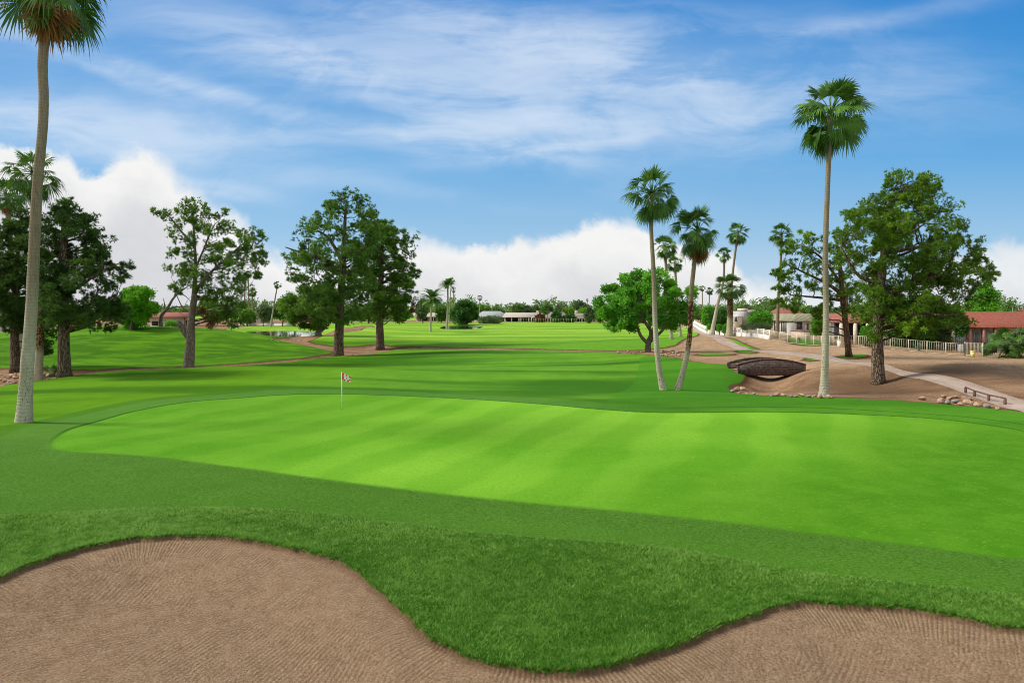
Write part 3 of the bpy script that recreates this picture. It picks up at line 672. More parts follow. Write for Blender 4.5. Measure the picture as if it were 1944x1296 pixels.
# ---------------------------------------------------------------- vegetation
def rv(n): 
    a = rng.standard_normal((n, 3)); return a / np.linalg.norm(a, axis=1)[:, None]
def tufts(mb, centers, rad, per, nl, ln, w, tint, up=.35, quad=False):
    """clusters of small blades / leaves; centers (m,3), rad (m,3)"""
    m = len(centers)
    sub = centers[:, None] + rv(m * per).reshape(m, per, 3) * (rng.random((m, per, 1)) ** .45) * rad[:, None]
    tt = (np.asarray(tint)[:, None] + rng.normal(0, .10, (m, per)))
    sub = sub.reshape(-1, 3); tt = tt.ravel(); n = len(sub)
    out = (sub - np.repeat(centers, per, 0)); out /= np.linalg.norm(out, axis=1)[:, None] + 1e-6
    base = np.repeat(sub, nl, 0); dirs = rv(n * nl) + np.repeat(out, nl, 0) * .8 + np.array((0, 0, up)); dirs /= np.linalg.norm(dirs, axis=1)[:, None]
    L = ln * rng.uniform(.6, 1.25, (n * nl, 1)); sd = np.cross(dirs, rv(n * nl)); sd /= np.linalg.norm(sd, axis=1)[:, None] + 1e-6
    T = np.repeat(tt, nl) + rng.normal(0, .07, n * nl)
    if quad:
        base = base + rv(n * nl) * ln * .9
        a = base; b = base + dirs * L * .5 + sd * w; c = base + dirs * L; d_ = base + dirs * L * .5 - sd * w
        V = np.stack([a, b, c, d_], 1).reshape(-1, 3); mb.add(V, np.arange(len(V)).reshape(-1, 4), np.repeat(T, 4))
    else:
        a = base - sd * w / 2; b = base + sd * w / 2; c = base + dirs * L
        V = np.stack([a, b, c], 1).reshape(-1, 3); mb.add(V, np.arange(len(V)).reshape(-1, 3), np.repeat(T, 3))
def curve(a, b, n=5, sag=.0, wob=.0):
    t = np.linspace(0, 1, n)[:, None]; a = np.array(a, float); b = np.array(b, float)
    P = a * (1 - t) + b * t; P[:, 2] += sag * (t * (1 - t) * 4)[:, 0]
    if wob: P[1:-1] += rng.normal(0, wob, (n - 2, 3))
    return P
def pads_from_profile(prof, n, rpx, inner=.35, seed=0):
    """scatter foliage pads (u, v, depth fraction, r) inside an outline given as rows (v, left, right)"""
    prof = sorted(prof); vs = np.array([p[0] for p in prof], float); l = np.array([p[1] for p in prof], float); r = np.array([p[2] for p in prof], float)
    wd = np.interp(np.linspace(vs[0], vs[-1], 200), vs, r - l); cum = np.cumsum(wd); cum /= cum[-1]
    out = []
    g = np.random.default_rng(seed)
    for q in range(n):
        v = np.interp((q + g.random()) / n, cum, np.linspace(vs[0], vs[-1], 200))
        L_, R_ = np.interp(v, vs, l), np.interp(v, vs, r); c_ = (L_ + R_) / 2; h = max((R_ - L_) / 2 - rpx * .75, 1)
        ph = g.random() * 2 * math.pi; rr = inner + (1 - inner) * g.random() ** .6
        out.append((c_ + h * rr * math.cos(ph), v + g.normal(0, rpx * .2), math.sin(ph) * rr * h, rpx * g.uniform(.5, 1.3)))
    return out
def tree(label, u, Y, trunk, trunk_px, pads, leaf, bark, name='pine_tree', cat='tree', group=None, kind='needle', per=80, nl=6, flat=.7, ln=None, w=None,
         limbs=(), depth=1.0, patches=(), hang=0., br=.35, tv=.16):
    """trunk: [(u,v,halfwidth px)...] base first ; limbs: extra polylines ; pads: (u,v,depth px,r px)"""
    bz = G(u, Y); root = emp(name, (X(u, Y), Y, bz), label, cat, group); s = Y / F
    v0 = VH + (H - bz) / s           # pixel row of the base
    def loc(uu, vv, dd=0): return np.array(((uu - u) * s, dd * s, (v0 - vv) * s))
    mb = MB(); axis = []
    def limb(P, nn=8, dd=0, flare=True):
        pts = np.array([loc(q[0], q[1], (q[3] if len(q) > 3 else 0)) for q in P]); rad = np.array([q[2] for q in P]) * s
        t = np.linspace(0, len(P) - 1, max(4, len(P) * 4)); i = np.clip(t.astype(int), 0, len(P) - 2); f = (t - i)[:, None]
        m_ = np.gradient(pts, axis=0); a, b = pts[i], pts[i + 1]; ma, mb_ = m_[i], m_[i + 1]
        Q = (2*f**3-3*f**2+1)*a + (f**3-2*f**2+f)*ma + (-2*f**3+3*f**2)*b + (f**3-f**2)*mb_
        rr = np.interp(t, np.arange(len(P)), rad)
        if flare: rr[0] *= 1.25
        mb.tube(Q, rr, nn, .035); return Q, rr
    tv0 = max(v0 + 1, trunk[0][1]); trunk = [(trunk[0][0], v0 + max(3, .25 / s * .5), trunk[0][2])] + list(trunk[1:])
    Q, rr = limb(trunk, 12 if kind != 'far' else 6); axis.append((Q, rr))
    for l_ in limbs: axis.append(limb(l_, 8, flare=False))
    AQ = np.concatenate([a for a, b in axis]); AR = np.concatenate([b for a, b in axis])
    pc = np.array([loc(q[0], q[1], q[2] * depth) for q in pads]) if len(pads) else np.zeros((0, 3)); pr = np.array([q[3] for q in pads]) * s if len(pads) else np.zeros(0)
    if kind != 'far' or len(pads) < 14:
        for c_, r_ in zip(pc, pr):
            dd = np.linalg.norm((AQ - c_) * np.array((1, 1, .8)), axis=1) + np.where(AQ[:, 2] > c_[2] - .12 * np.hypot(*(AQ[:, :2] - c_[:2]).T), 3., 0) + (AQ[:, 2] < AQ[:, 2].max() * .12) * 50
            j = np.argmin(dd); a = AQ[j]; L = np.linalg.norm(c_ - a)
            r0 = min(AR[j] * .55, .02 + L * .022 * (br / .35)); 
            mb.tube(curve(a, c_, 5, L * .06, L * .04), np.linspace(r0, max(.012, r0 * .25), 5), 5)
            if kind == 'needle':
                for _ in range(2):
                    e = c_ + rv(1)[0] * r_ * .9; mb.tube(curve(c_, e, 3), (max(.012, r0 * .25), .012, .008), 4)
    mb.build('trunk', bark, root, smooth=True)
    if len(pads):
        cm = MB(); K = 11 if kind == 'needle' else 8
        # sub-clumps within every pad, biased to its surface
        per = per * (1.75 if kind == 'needle' else 1.4)
        sc_ = np.repeat(pc, K, 0) + rv(len(pc) * K) * (rng.random((len(pc) * K, 1)) ** .4) * np.repeat(pr, K)[:, None] * np.array((1, 1, flat)) * (1.30 if kind == 'needle' else .98)
        sr = np.repeat(pr, K)[:, None] * np.array((.36, .36, .30)) * rng.uniform(.35, 1.4, (len(sc_), 1))
        if hang: sr = sr * np.array((1, 1, 1 + hang)); sc_[:, 2] -= hang * .3 * sr[:, 2]
        tn = np.repeat(rng.normal(.45, tv, len(pc)), K) + rng.normal(0, .08, len(sc_))
        ln_ = ln if ln else max(.20, .0040 * Y); w_ = w if w else max(.030, .00105 * Y)
        if kind == 'needle': tufts(cm, sc_, sr, max(3, int(per // K)), nl, ln_, w_, tn)
        elif kind == 'leaf': tufts(cm, sc_, sr, max(3, int(per // K)), nl, ln_, ln_ * .28, tn, .1, True)
        else: tufts(cm, sc_, sr, max(2, int(per // K)), nl, ln_, ln_ * .32, tn, .1, True)
        cm.build('crown', leaf, root)
    for (nm, mt, pp) in patches:
        cm = MB(); c2 = np.array([loc(q[0], q[1], q[2]) for q in pp]); r2 = np.array([q[3] for q in pp])[:, None] * s * np.array((1, 1, 1.))
        tufts(cm, c2, r2, 90, 5, .28, .05, np.full(len(c2), .5), -.3); o = cm.build(nm, mt, root); o['label'] = 'dead rust brown foliage clump'
    return root

def fan_fronds(n, size, lo=-75, hi=80, seed=1, nleaf=22, wide=1.0, droop=.45, pet=1.0, wmul=1.0, az=None):
    g = np.random.default_rng(seed); V = []; Fq = []; T = []; cnt = 0; PT = MB()
    for i in range(n):
        a = g.random() * 2 * math.pi if az is None else az[i % len(az)] + g.normal(0, .15)
        f = (i + g.random()) / n; e = R(hi + (lo - hi) * f) + g.normal(0, .17)
        Lp = size * g.uniform(.48, .62) * pet * (1 - .2 * (f < .15)); Lb = size * g.uniform(.36, .50); ce = max(.25, math.cos(e))
        hx, hy = math.cos(a), math.sin(a)
        d0 = np.array((hx * math.cos(e), hy * math.cos(e), math.sin(e)))
        e2 = e - R(20) * ce; d1 = np.array((hx * math.cos(e2), hy * math.cos(e2), math.sin(e2)))
        p1 = d0 * Lp * .55; p2 = p1 + d1 * Lp * .5
        PT.tube([(0, 0, 0), p1, p2], (.028 * size / 2, .02 * size / 2, .014 * size / 2), 4)
        e3 = e2 - R(14) * ce; d_ = np.array((hx * math.cos(e3), hy * math.cos(e3), math.sin(e3))); s_ = np.array((-hy, hx, 0)); nn = np.cross(d_, s_); ro_ = g.normal(0, .55); s_, nn = s_ * math.cos(ro_) + nn * math.sin(ro_), nn * math.cos(ro_) - s_ * math.sin(ro_)
        if nn[2] < 0: nn = -nn
        th = np.linspace(-R(100), R(100), nleaf) * wide + g.normal(0, .03, nleaf); L = Lb * (1 - .30 * (np.abs(th) / 1.75) ** 1.5) * g.uniform(.85, 1.08, nleaf)
        dr = np.cos(th)[:, None] * d_ + np.sin(th)[:, None] * s_; dr = dr + nn * (.10 * np.abs(np.sin(th)))[:, None] * -1.2
        sd = np.cross(dr, nn); wv_ = (Lb * .042 * wmul)
        def pt(r): 
            q = p2 + dr * (L * r)[:, None]; q[:, 2] -= droop * (.25 + ce) * L * np.maximum(0, r - .35) ** 1.6 * g.uniform(.7, 1.5, nleaf); return q
        b0 = np.repeat(p2[None], nleaf, 0); m1 = pt(.55); m2 = pt(.82); tp = pt(1.0); tp[:, 2] -= .10 * L * ce
        vv = np.stack([b0, m1 + sd * wv_, m1 - sd * wv_, m2 + sd * wv_ * .42, m2 - sd * wv_ * .42, tp], 1)
        V.append(vv.reshape(-1, 3)); k0 = np.arange(nleaf) * 6 + cnt
        Fq.append(k0); cnt += nleaf * 6
        T.append(np.repeat(np.clip(g.normal(.42, .16) + g.normal(0, .08, nleaf), 0, 1), 6))
    mb = MB(); V = np.concatenate(V); k0 = np.concatenate(Fq)
    mb.add(V, [np.stack([k0, k0 + 1, k0 + 2], 1), np.stack([k0 + 1, k0 + 3, k0 + 4, k0 + 2], 1), np.stack([k0 + 3, k0 + 5, k0 + 4], 1)], np.concatenate(T))
    for v_, f_ in zip(PT.v, PT.f): pass
    off = mb.n; mb.v += PT.v; mb.f += [q + off for q in PT.f]; mb.t += PT.t; mb.n += PT.n
    return mb
def shift(mb, p, tilt=(0, 0)):
    M = np.array(Euler((tilt[0], tilt[1], 0)).to_matrix())
    mb.v = [v @ M.T + np.array(p) for v in mb.v]; return mb
def feather_fronds(n, size, seed=1, lo=-25, hi=80, nl=26):
    g = np.random.default_rng(seed); mb = MB()
    for i in range(n):
        a = g.random() * 2 * math.pi; f = (i + .5) / n; e = R(hi + (lo - hi) * f); L = size * g.uniform(.85, 1.1)
        t = np.linspace(0, 1, 8)
        hd_ = np.array((math.cos(a), math.sin(a), 0)); el = e - R(75) * t ** 1.5
        st_ = L / 7 * np.stack([hd_[0] * np.cos(el), hd_[1] * np.cos(el), np.sin(el)], 1); P = np.cumsum(np.r_[[(0, 0, 0)], st_[1:]], 0)
        mb.tube(P, np.linspace(.03, .008, 8) * size / 2, 4)
        tt = np.linspace(.12, .98, nl); B = np.stack([np.interp(tt, t, P[:, q]) for q in range(3)], 1)
        D = np.stack([np.interp(tt, t, np.gradient(P[:, q])) for q in range(3)], 1); D /= np.linalg.norm(D, axis=1)[:, None]
        s_ = np.cross(D, (0, 0, 1)); s_ /= np.linalg.norm(s_, axis=1)[:, None] + 1e-6
        for sg in (-1, 1):
            ll = L * .24 * np.sin(np.clip(tt * 1.1 + .15, 0, 1) * math.pi) ** .6
            q = D * .75 + sg * s_ * .8 + np.array((0, 0, .12)) + g.normal(0, .06, (nl, 3)); tip = B + q * ll[:, None]; w_ = D * .045 * size / 2
            V = np.stack([B - w_, B + w_, tip], 1).reshape(-1, 3); mb.add(V, np.arange(len(V)).reshape(-1, 3), np.repeat(g.normal(.5, .15, nl), 3))
    return mb
def palm(label, path, Y, size, seed, n=38, bark='palm_bark', skirt=None, group=None, kind='fan', lo=-72, hi=82, name='fan_palm', flare=1.6, dead=(), nleaf=22, droop=.45, base_z=None, tilt=(0, 0), wmul=1.0):
    """path: [(u,v,halfwidth px) ... base to crown centre]; size px = crown radius"""
    u = path[0][0]; bz = G(u, Y) if base_z is None else base_z; root = emp(name, (X(u, Y), Y, bz), label, 'palm tree', group); s = Y / F
    v0 = VH + (H - bz) / s
    P = np.array([((q[0] - u) * s, 0, (v0 - q[1]) * s) for q in path]); P[0, 2] = -.3; rad = np.array([q[2] for q in path]) * s
    t = np.linspace(0, len(P) - 1, len(P) * 7); i = np.clip(t.astype(int), 0, len(P) - 2); f = (t - i)[:, None]; m_ = np.gradient(P, axis=0)
    Q = (2*f**3-3*f**2+1)*P[i] + (f**3-2*f**2+f)*m_[i] + (-2*f**3+3*f**2)*P[i+1] + (f**3-f**2)*m_[i+1]
    rr = np.interp(t, np.arange(len(P)), rad); hz = Q[:, 2]
    rr = rr * .92 * (1 + (flare - 1) * np.exp(-np.maximum(hz, 0) / .55))
    mb = MB(); mb.tube(Q, rr, 14, .02); mb.build('trunk', bark, root, smooth=True)
    top = Q[-1]; sz = size * s
    if kind == 'fan': c = fan_fronds(n, sz, lo, hi, seed, nleaf, droop=droop, wmul=wmul)
    else: c = feather_fronds(n, sz, seed, lo, hi)
    shift(c, top, tilt).build('crown', 'palm_leaf' if kind == 'fan' else 'date_leaf', root)
    if skirt:
        nn, lo_, hi_, sc_ = skirt
        sk = shift(fan_fronds(nn, sz * sc_, lo_, hi_, seed + 50, 16, droop=.5, pet=.6, wmul=1.1), top - np.array((0, 0, sz * (.12 if size > 100 else .34)))); o = sk.build('dead_frond_skirt', 'dead_leaf', root)
        o['label'] = 'hanging dead orange brown fronds'
    return root

# --- the big palms of the foreground and middle ground
palm('very tall palm at the left edge whose crown leaves the top of the photo', [(45,802,14),(51,700,12.3),(59,600,11),(66,450,10.4),(71,350,9.4),(80,255,9),(83,190,9),(81,120,9.2),(88,40,9.2),(96,-38,9)], 34, 125, 11, n=44, skirt=(12, -86, -66, 1.12), flare=1.25, tilt=(0, .05), droop=.5, lo=-58)
palm('tallest palm standing alone on the dirt right of the stone bridge', [(1563,752,8.2),(1566,690,7.0),(1568,600,5.7),(1567,480,5.4),(1570,380,5.0),(1577,215,4.6)], 42, 82, 21, n=52, flare=1.45, nleaf=26, wmul=1.15)
palm('left and taller palm of the pair leaning apart beyond the green', [(1260,738,6.4),(1250,690,5.8),(1244,620,5.2),(1241,520,4.6),(1236,430,4.0),(1238,368,3.8)], 46, 62, 31, n=46, group='pair of palms beyond the green', flare=1.3, nleaf=24)
palm('right palm of the leaning pair with a skirt of dead orange fronds', [(1284,741,6.4),(1298,700,5.6),(1309,640,5.2),(1312,560,4.7),(1318,500,4.4),(1325,438,4)], 46, 60, 41, n=34, bark='palm_bark_boots', skirt=(22, -88, -66, .88), group='pair of palms beyond the green', flare=1.3, lo=-50, nleaf=24)
GP = 'palms beyond the leafy tree'
palm('bushy palm rising right behind the leafy multi-trunk tree', [(1275,632,3.5),(1268,560,3.2),(1262,468,2.8)], 95, 28, 51, n=40, group=GP, droop=.3, wmul=1.2)
palm('small palm peeking out between the two leaning palms', [(1292,632,3),(1285,560,2.6),(1281,500,2.3)], 110, 18, 52, n=34, group=GP, droop=.3, wmul=1.3)
palm('tall thin palm with bare trunk behind the short thick palm', [(1386,632,3),(1388,560,2.6),(1392,510,2.3),(1401,442,2)], 105, 25, 53, n=38, group=GP, droop=.3, wmul=1.2)
palm('slender palm with curved leaning trunk beside the path', [(1350,630,4.2),(1362,580,3.2),(1373,535,2.4),(1375,482,2)], 112, 18, 54, n=36, group=GP, droop=.3, wmul=1.3)
palm('short thick palm with knobbly trunk by the white wall', [(1385,637,7),(1386,600,6),(1386,545,5.5)], 100, 34, 55, n=40, bark='palm_bark_boots', lo=-40, flare=1.3, wmul=1.1, droop=.35)
palm('lone palm left of the tallest palm above the green roofed house', [(1475,640,4),(1478,560,2.6),(1482,500,2.2),(1484,445,2)], 90, 28, 56, n=36, bark='palm_bark_brown', droop=.35, wmul=1.2)
palm('tiny far palm standing left of the thick palm', [(1344,610,1.3),(1346,580,1.1),(1347,552,1)], 260, 9, 57, n=30, name='fan_palm', droop=.2, wmul=1.6)
palm('tiny far palm seen against the leaning pair right trunk', [(1336,610,1.2),(1334,580,1),(1333,547,.9)], 265, 7, 58, n=26, droop=.2, wmul=1.6)
palm('palm trunk with crown lost in the right pine beside the gate pillar', [(1603,655,6),(1605,600,4.5),(1606,540,4)], 74, 26, 59, n=26, bark='palm_bark_brown')
# left group
GL = 'palms behind the left pine'
palm('large palm crown behind the tall left palm', [(70,712,8),(76,640,7),(72,500,6),(66,400,5.4),(64,330,5)], 60, 60, 61, n=38, bark='palm_bark_boots', group=GL)
palm('palm at the left photo edge with an orange skirt of dead fronds', [(44,704,6.5),(38,640,6),(26,540,5),(18,440,5),(14,372,5)], 73, 46, 62, n=32, bark='palm_bark', skirt=(12, -80, -40, .62), group=GL, lo=-35)
palm('palm crown peeking over the top of the left pine', [(128,700,5),(126,560,5),(124,400,5)], 74, 32, 63, n=28, group=GL)
GF = 'thin far palms behind the pond'
for i, (x0, x1, vt, Y, r) in enumerate([(462,466,525,215,8),(474,471,520,220,9),(479,479,555,225,10),(513,527,540,205,9)]):
    lab = ['leftmost thin palm behind the forked tree', 'second thin palm of the cluster behind the forked tree', 'palm with round crown right of the thin cluster', 'lone thin palm with slanted trunk beyond the pond'][i]
    palm(lab, [(x0,615,1.8),((x0+x1)/2,580,1.4),(x1,vt,1.1)], Y, r, 70 + i, n=30, group=GF, droop=.2, wmul=1.5)
palm('feathery date palm with pale trunk right of the middle pines', [(817,630,2.1),(818,600,1.9),(820,568,2.2)], 145, 34, 81, n=46, kind='feather', name='date_palm', lo=-18, hi=86)
palm('date palm with dark straight trunk beside the far pond', [(848,623,2),(850,580,1.7),(850,540,1.6)], 176, 22, 82, n=44, kind='feather', name='date_palm', lo=-15, hi=85)
GC = 'small far palms above the central houses'
for i, (x0, x1, vt, Y, r, lab) in enumerate([
    (852,857,533,230,8,'fan palm with curved trunk just behind the dark trunked date palm'), (861,861,550,250,7,'thin palm standing right of the date palm by the far pond'),
    (911,911,565,290,6.5,'lone palm above the blue roofed far house'), (941,941,578,330,3.6,'tiny palm leftmost of three over the tan roof'), (952,952,578,340,3.6,'tiny palm middle of three over the tan roof'),
    (961,961,581,350,3.4,'tiny palm rightmost of three over the tan roof'), (1075,1075,577,380,3.6,'tiny dark headed palm above the bright green far trees'), (1115,1115,569,400,3.2,'tiny palm above the tall grey green tree near the leafy tree'),
    (938,938,588,300,5,'low palm in front of the grey roof among the central houses'), (899,899,586,280,5,'small bushy palm right of the dark pond tree'),
    (1030,1030,597,262,7,'short palm in front of the tan roof gap'), (1040,1040,592,262,6,'short palm in front of the second tan roof'), (1018,1018,603,255,6,'low feathery palm before the tan porch house'),
    (1923,1923,579,330,5,'leftmost tiny palm above the right red roof'), (1934,1934,580,340,4.5,'middle tiny palm above the right red roof'), (1942,1942,579,345,4.5,'rightmost tiny palm at the right photo edge'),
    (303,303,584,240,6,'tiny palm above the left red roof'), (320,320,588,240,5,'tiny palm beside the bare leaning trunk'), (793,793,578,300,4,'tiny palm between the pines and date palm'),
    (831,831,572,260,5,'small fan palm between the two date palms')]):
    palm(lab, [(x0,612,1.1),((x0+x1)/2-.5,(612+vt)/2,.9),(x1,vt,.75)], Y, r, 90 + i, n=26, group=GC if 780 < x0 < 1200 else 'tiny palms far off over the roofs', droop=.2, wmul=1.7, nleaf=14)

# --- the big pines
tree('wide dark pine at the left behind the tall leaning palm', 123, 60, [(123,714,12),(121,640,9.5),(122,560,8),(120,480,6),(122,410,3.5),(122,385,1.5)], None,
     pads_from_profile([(388,108,142),(410,84,172),(440,66,204),(470,54,222),(500,50,236),(530,55,246),(560,60,238),(590,62,246),(610,66,238),(622,150,236)], 120, 18, .15, 1), 'pine_needles_dark', 'pine_bark', per=100, nl=6,
     limbs=[[(121,560,4),(170,540,3,-20),(205,520,2,-30),(240,500,1,-20)],[(121,590,4),(160,580,3,10),(215,565,1.5,10)],[(121,600,4),(85,580,3,20),(60,560,1.5,20)]])
tree('dense pine at the left photo edge beside the tall palm', 30, 66, [(30,706,9),(28,640,7),(30,560,6),(34,470,3),(36,420,1.5)], None,
     pads_from_profile([(405,20,56),(440,0,74),(480,-22,84),(520,-34,88),(560,-40,92),(600,-40,92),(630,10,60)], 95, 19, .15, 2) + [(95,640,-10,16),(90,655,-12,13),(86,620,-10,17),(100,625,-14,15),(96,668,-14,8)], 'pine_needles_dark', 'pine_bark', per=95, nl=6)
tree('open pine with forked trunk and a broken stub left of the flag', 358, 72, [(358,694,10.5),(361,655,8.5),(363,610,6.8),(369,560,5),(371,500,3),(368,440,2),(365,395,1)], None,
     [(u_, v_, d_ , r_) for (u_, v_, d_, r_) in
      [(298,400,0,8),(310,404,5,8),(322,412,-8,11),(336,396,8,9),(350,388,0,11),(368,382,0,11),(384,394,5,11),(398,408,-8,10),(412,412,0,9),(428,402,0,7),(325,436,10,11),(340,424,0,12),(356,412,-10,12),(376,414,10,13),(394,428,-15,12),(410,440,10,11),(435,424,0,9),
       (340,452,-10,11),(358,446,12,13),(376,452,-14,13),(396,462,10,13),(414,470,-8,10),(332,480,0,11),(350,478,14,12),(368,486,-14,12),(388,492,12,13),(408,486,-10,11),(328,510,-8,11),(344,514,10,11),(362,520,-10,12),(380,526,8,13),(328,542,0,9),(336,552,8,8),
       (346,536,-6,9),(396,516,0,12),(412,506,10,10),(474,438,0,11),(488,446,8,12),(500,446,-6,8),(466,456,-8,12),(482,466,6,12),(496,478,0,10),(456,478,10,13),(470,492,-10,13),(440,494,0,13),(486,500,6,11),(500,498,0,7),(432,516,-10,13),(452,520,10,14),(470,524,-6,12),(484,522,0,8),
       (424,540,8,13),(444,544,-10,13),(462,548,8,12),(420,560,-8,12),(440,570,8,13),(456,578,-6,10),(398,548,10,12),(408,570,-6,10),(430,592,6,12),(448,600,-4,10),(440,616,0,8),(456,612,4,7),(425,606,-8,9),(466,600,0,6),(386,570,0,9)]] + pads_from_profile([(392,350,385),(420,330,420),(450,330,500),(490,325,502),(530,330,488),(570,365,474),(610,395,468)], 60, 9, .15, 77),
     'pine_needles_olive', 'grey_bark', per=50, nl=5, flat=.75, limbs=[[(362,648,5),(352,632,6),(340,614,5.5),(337,611,4.5)],[(369,560,3.2),(392,530,2.6,-10),(424,500,2,-10),(455,470,1.4,-5),(480,448,.8)],[(371,510,2.4),(388,470,1.6),(400,440,1.5)],[(370,470,2.5),(345,440,1.8),(322,412,1)],
      [(366,600,3),(392,585,2.5),(420,580,1.8),(440,590,1)],[(364,592,2),(348,585,1.2),(335,560,.7)]],
     patches=[('dead_foliage', 'rust_leaf', [(384,588,-6,9),(396,600,-4,11),(410,606,0,9),(402,616,-4,8),(424,600,2,7)])], hang=.5)
tree('big tall pine behind the flag', 642, 85, [(642,674,10.5),(644,630,8.5),(646,580,7.5),(650,520,6.5),(652,470,4.5),(655,420,3),(657,385,1.5)], None,
     pads_from_profile([(368,640,690),(385,615,706),(405,600,722),(425,572,722),(450,566,728),(475,540,728),(500,532,726),(530,542,724),(560,552,722),(590,548,712),(612,580,690)], 140, 14, .18, 4), 'pine_needles', 'pine_bark', per=56, nl=6,
     limbs=[[(650,520,4),(610,490,3,-10),(575,480,2,-15),(545,470,1,-10)],[(652,490,4),(690,470,3,10),(715,440,1.5,10)],[(651,500,4),(620,450,2.5,10),(585,430,1)],[(646,570,3),(610,560,2),(565,585,1)]])
tree('rounder pine right of the big tall pine', 722, 98, [(722,660,8.5),(721,620,7),(722,560,6),(724,500,4.5),(726,450,2)], None,
     pads_from_profile([(420,700,745),(440,680,778),(465,664,796),(490,652,797),(512,650,800),(540,648,808),(560,652,808),(585,660,790),(606,676,775)], 115, 15, .15, 5), 'pine_needles', 'pine_bark', per=66, nl=6,
     patches=[('dead_foliage', 'rust_leaf', [(786,578,0,6),(782,588,2,5)])])
tree('large bright green pine on the dirt at the right', 1668, 50, [(1668,728,12.5),(1666,680,10.5),(1667,620,9),(1672,540,8),(1680,470,6.5),(1690,410,4.5),(1698,360,2)], None,
     pads_from_profile([(332,1690,1745),(345,1672,1782),(365,1664,1782),(385,1640,1778),(405,1600,1808),(425,1580,1820),(450,1574,1828),(475,1586,1846),(500,1600,1858),(530,1618,1836),(560,1622,1822),(590,1620,1838),(615,1622,1832),(640,1630,1672)], 170, 20, .15, 6)
     + [(1872,512,0,15),(1886,524,5,11),(1858,530,-8,18),(1850,550,5,18),(1838,560,-5,18),(1760,620,-15,22),(1790,612,-5,22),(1815,600,5,18),(1730,610,-20,22),(1700,600,-25,20),(1676,575,-28,20),(1650,585,-25,18),(1640,610,-20,14),(1640,560,-22,18)], 'pine_needles_bright', 'pine_bark', per=110, nl=6,
     limbs=[[(1670,560,6),(1710,548,4.5,-10),(1760,530,3.5,-10),(1820,520,2.5),(1870,515,1)],[(1672,540,5),(1630,520,3,5),(1600,470,1.5,5)],[(1680,480,5),(1740,470,3,15),(1810,460,1.5,10)],[(1667,610,4),(1720,600,3,-15),(1790,600,1.5,-10)]], br=.45)
tree('lower spreading pine behind the tallest palm with crown reaching left', 1612, 66, [(1612,668,6),(1606,620,5),(1600,570,5),(1596,520,4),(1590,470,2.5),(1585,440,1.5)], None,
     [(1492,478,0,10),(1510,462,5,13),(1528,450,-5,14),(1548,456,8,14),(1520,478,-8,15),(1545,480,8,16),(1500,500,0,13),(1484,524,-5,14),(1478,518,5,9),(1505,522,8,15),(1530,510,-8,15),(1555,508,8,16),(1480,548,0,12),(1500,548,-8,14),(1526,545,8,15),(1550,540,-8,16),(1478,574,5,11),(1496,572,-5,14),(1518,570,8,14),(1510,590,0,8),
      (1575,470,0,15),(1580,500,8,16),(1578,530,-8,16),(1576,560,8,14),(1600,450,0,16),(1604,480,-10,17),(1606,520,10,18),(1600,560,0,16),(1610,590,-6,14),(1622,570,6,16),(1624,540,0,16),(1560,590,0,13),(1548,600,-4,10),(1556,618,-4,9),(1552,628,0,7),(1574,585,5,12)],
     'pine_needles_bright', 'red_bark', per=84, nl=6, limbs=[[(1600,560,4),(1570,540,3,-5),(1530,520,2,-5),(1490,500,1)],[(1600,570,3.5),(1560,565,2.2,5),(1500,560,1)],[(1598,540,3),(1560,490,2),(1520,465,1)]])
# --- broadleaf trees
tree('leafy multi-trunk tree behind the leaning palm pair', 1230, 78, [(1230,668,6.5),(1231,650,5),(1238,632,3.6),(1246,610,2.8),(1250,585,2)], None,
     pads_from_profile([(518,1198,1268),(532,1170,1298),(545,1142,1318),(560,1129,1330),(575,1126,1334),(590,1128,1330),(605,1136,1322),(615,1152,1300),(622,1166,1196)], 88, 14, .25, 8), 'broad_leaf', 'grey_bark', name='broadleaf_tree', kind='leaf', per=160, nl=3, ln=.27,
     limbs=[[(1230,652,3.6),(1216,638,3,-5),(1207,618,2.6,-8),(1196,596,1.8,-10),(1186,575,1)],[(1232,650,3.6),(1248,638,3,8),(1264,622,2.4,10),(1275,600,1.6,10)],[(1234,648,3),(1232,625,2.2,-12),(1228,600,2,-14)],[(1238,632,3.5),(1225,608,2.5,10),(1215,585,1.5,10)],[(1246,612,3),(1262,590,2,-10),(1280,575,1)]], flat=.8, tv=.2)
tree('small olive tree with spreading trunks beside the pond', 605, 122, [(605,637,6.5),(604,625,5),(602,612,4),(600,590,2.5)], None,
     pads_from_profile([(545,575,650),(560,548,662),(575,532,662),(590,530,656),(605,545,646),(618,552,600)], 56, 13, .25, 9), 'pine_needles_olive', 'grey_bark', name='olive_tree', kind='leaf', per=110, nl=3, ln=.40,
     limbs=[[(606,630,4),(616,620,3,5),(618,605,2,5),(630,590,1)],[(604,622,3.5),(592,612,2.5,-5),(585,598,1.5)],[(603,615,3),(612,598,2,5)]], flat=.8)
tree('bright lime green mesquite behind the left pine', 252, 100, [(248,640,4),(250,615,3),(252,590,2)], None,
     pads_from_profile([(550,240,276),(560,226,292),(575,216,300),(590,216,298),(605,222,286),(616,228,262)], 44, 11, .2, 10), 'mesquite_leaf', 'grey_bark', name='mesquite_tree', kind='leaf', per=110, nl=3, ln=.36, flat=.8)
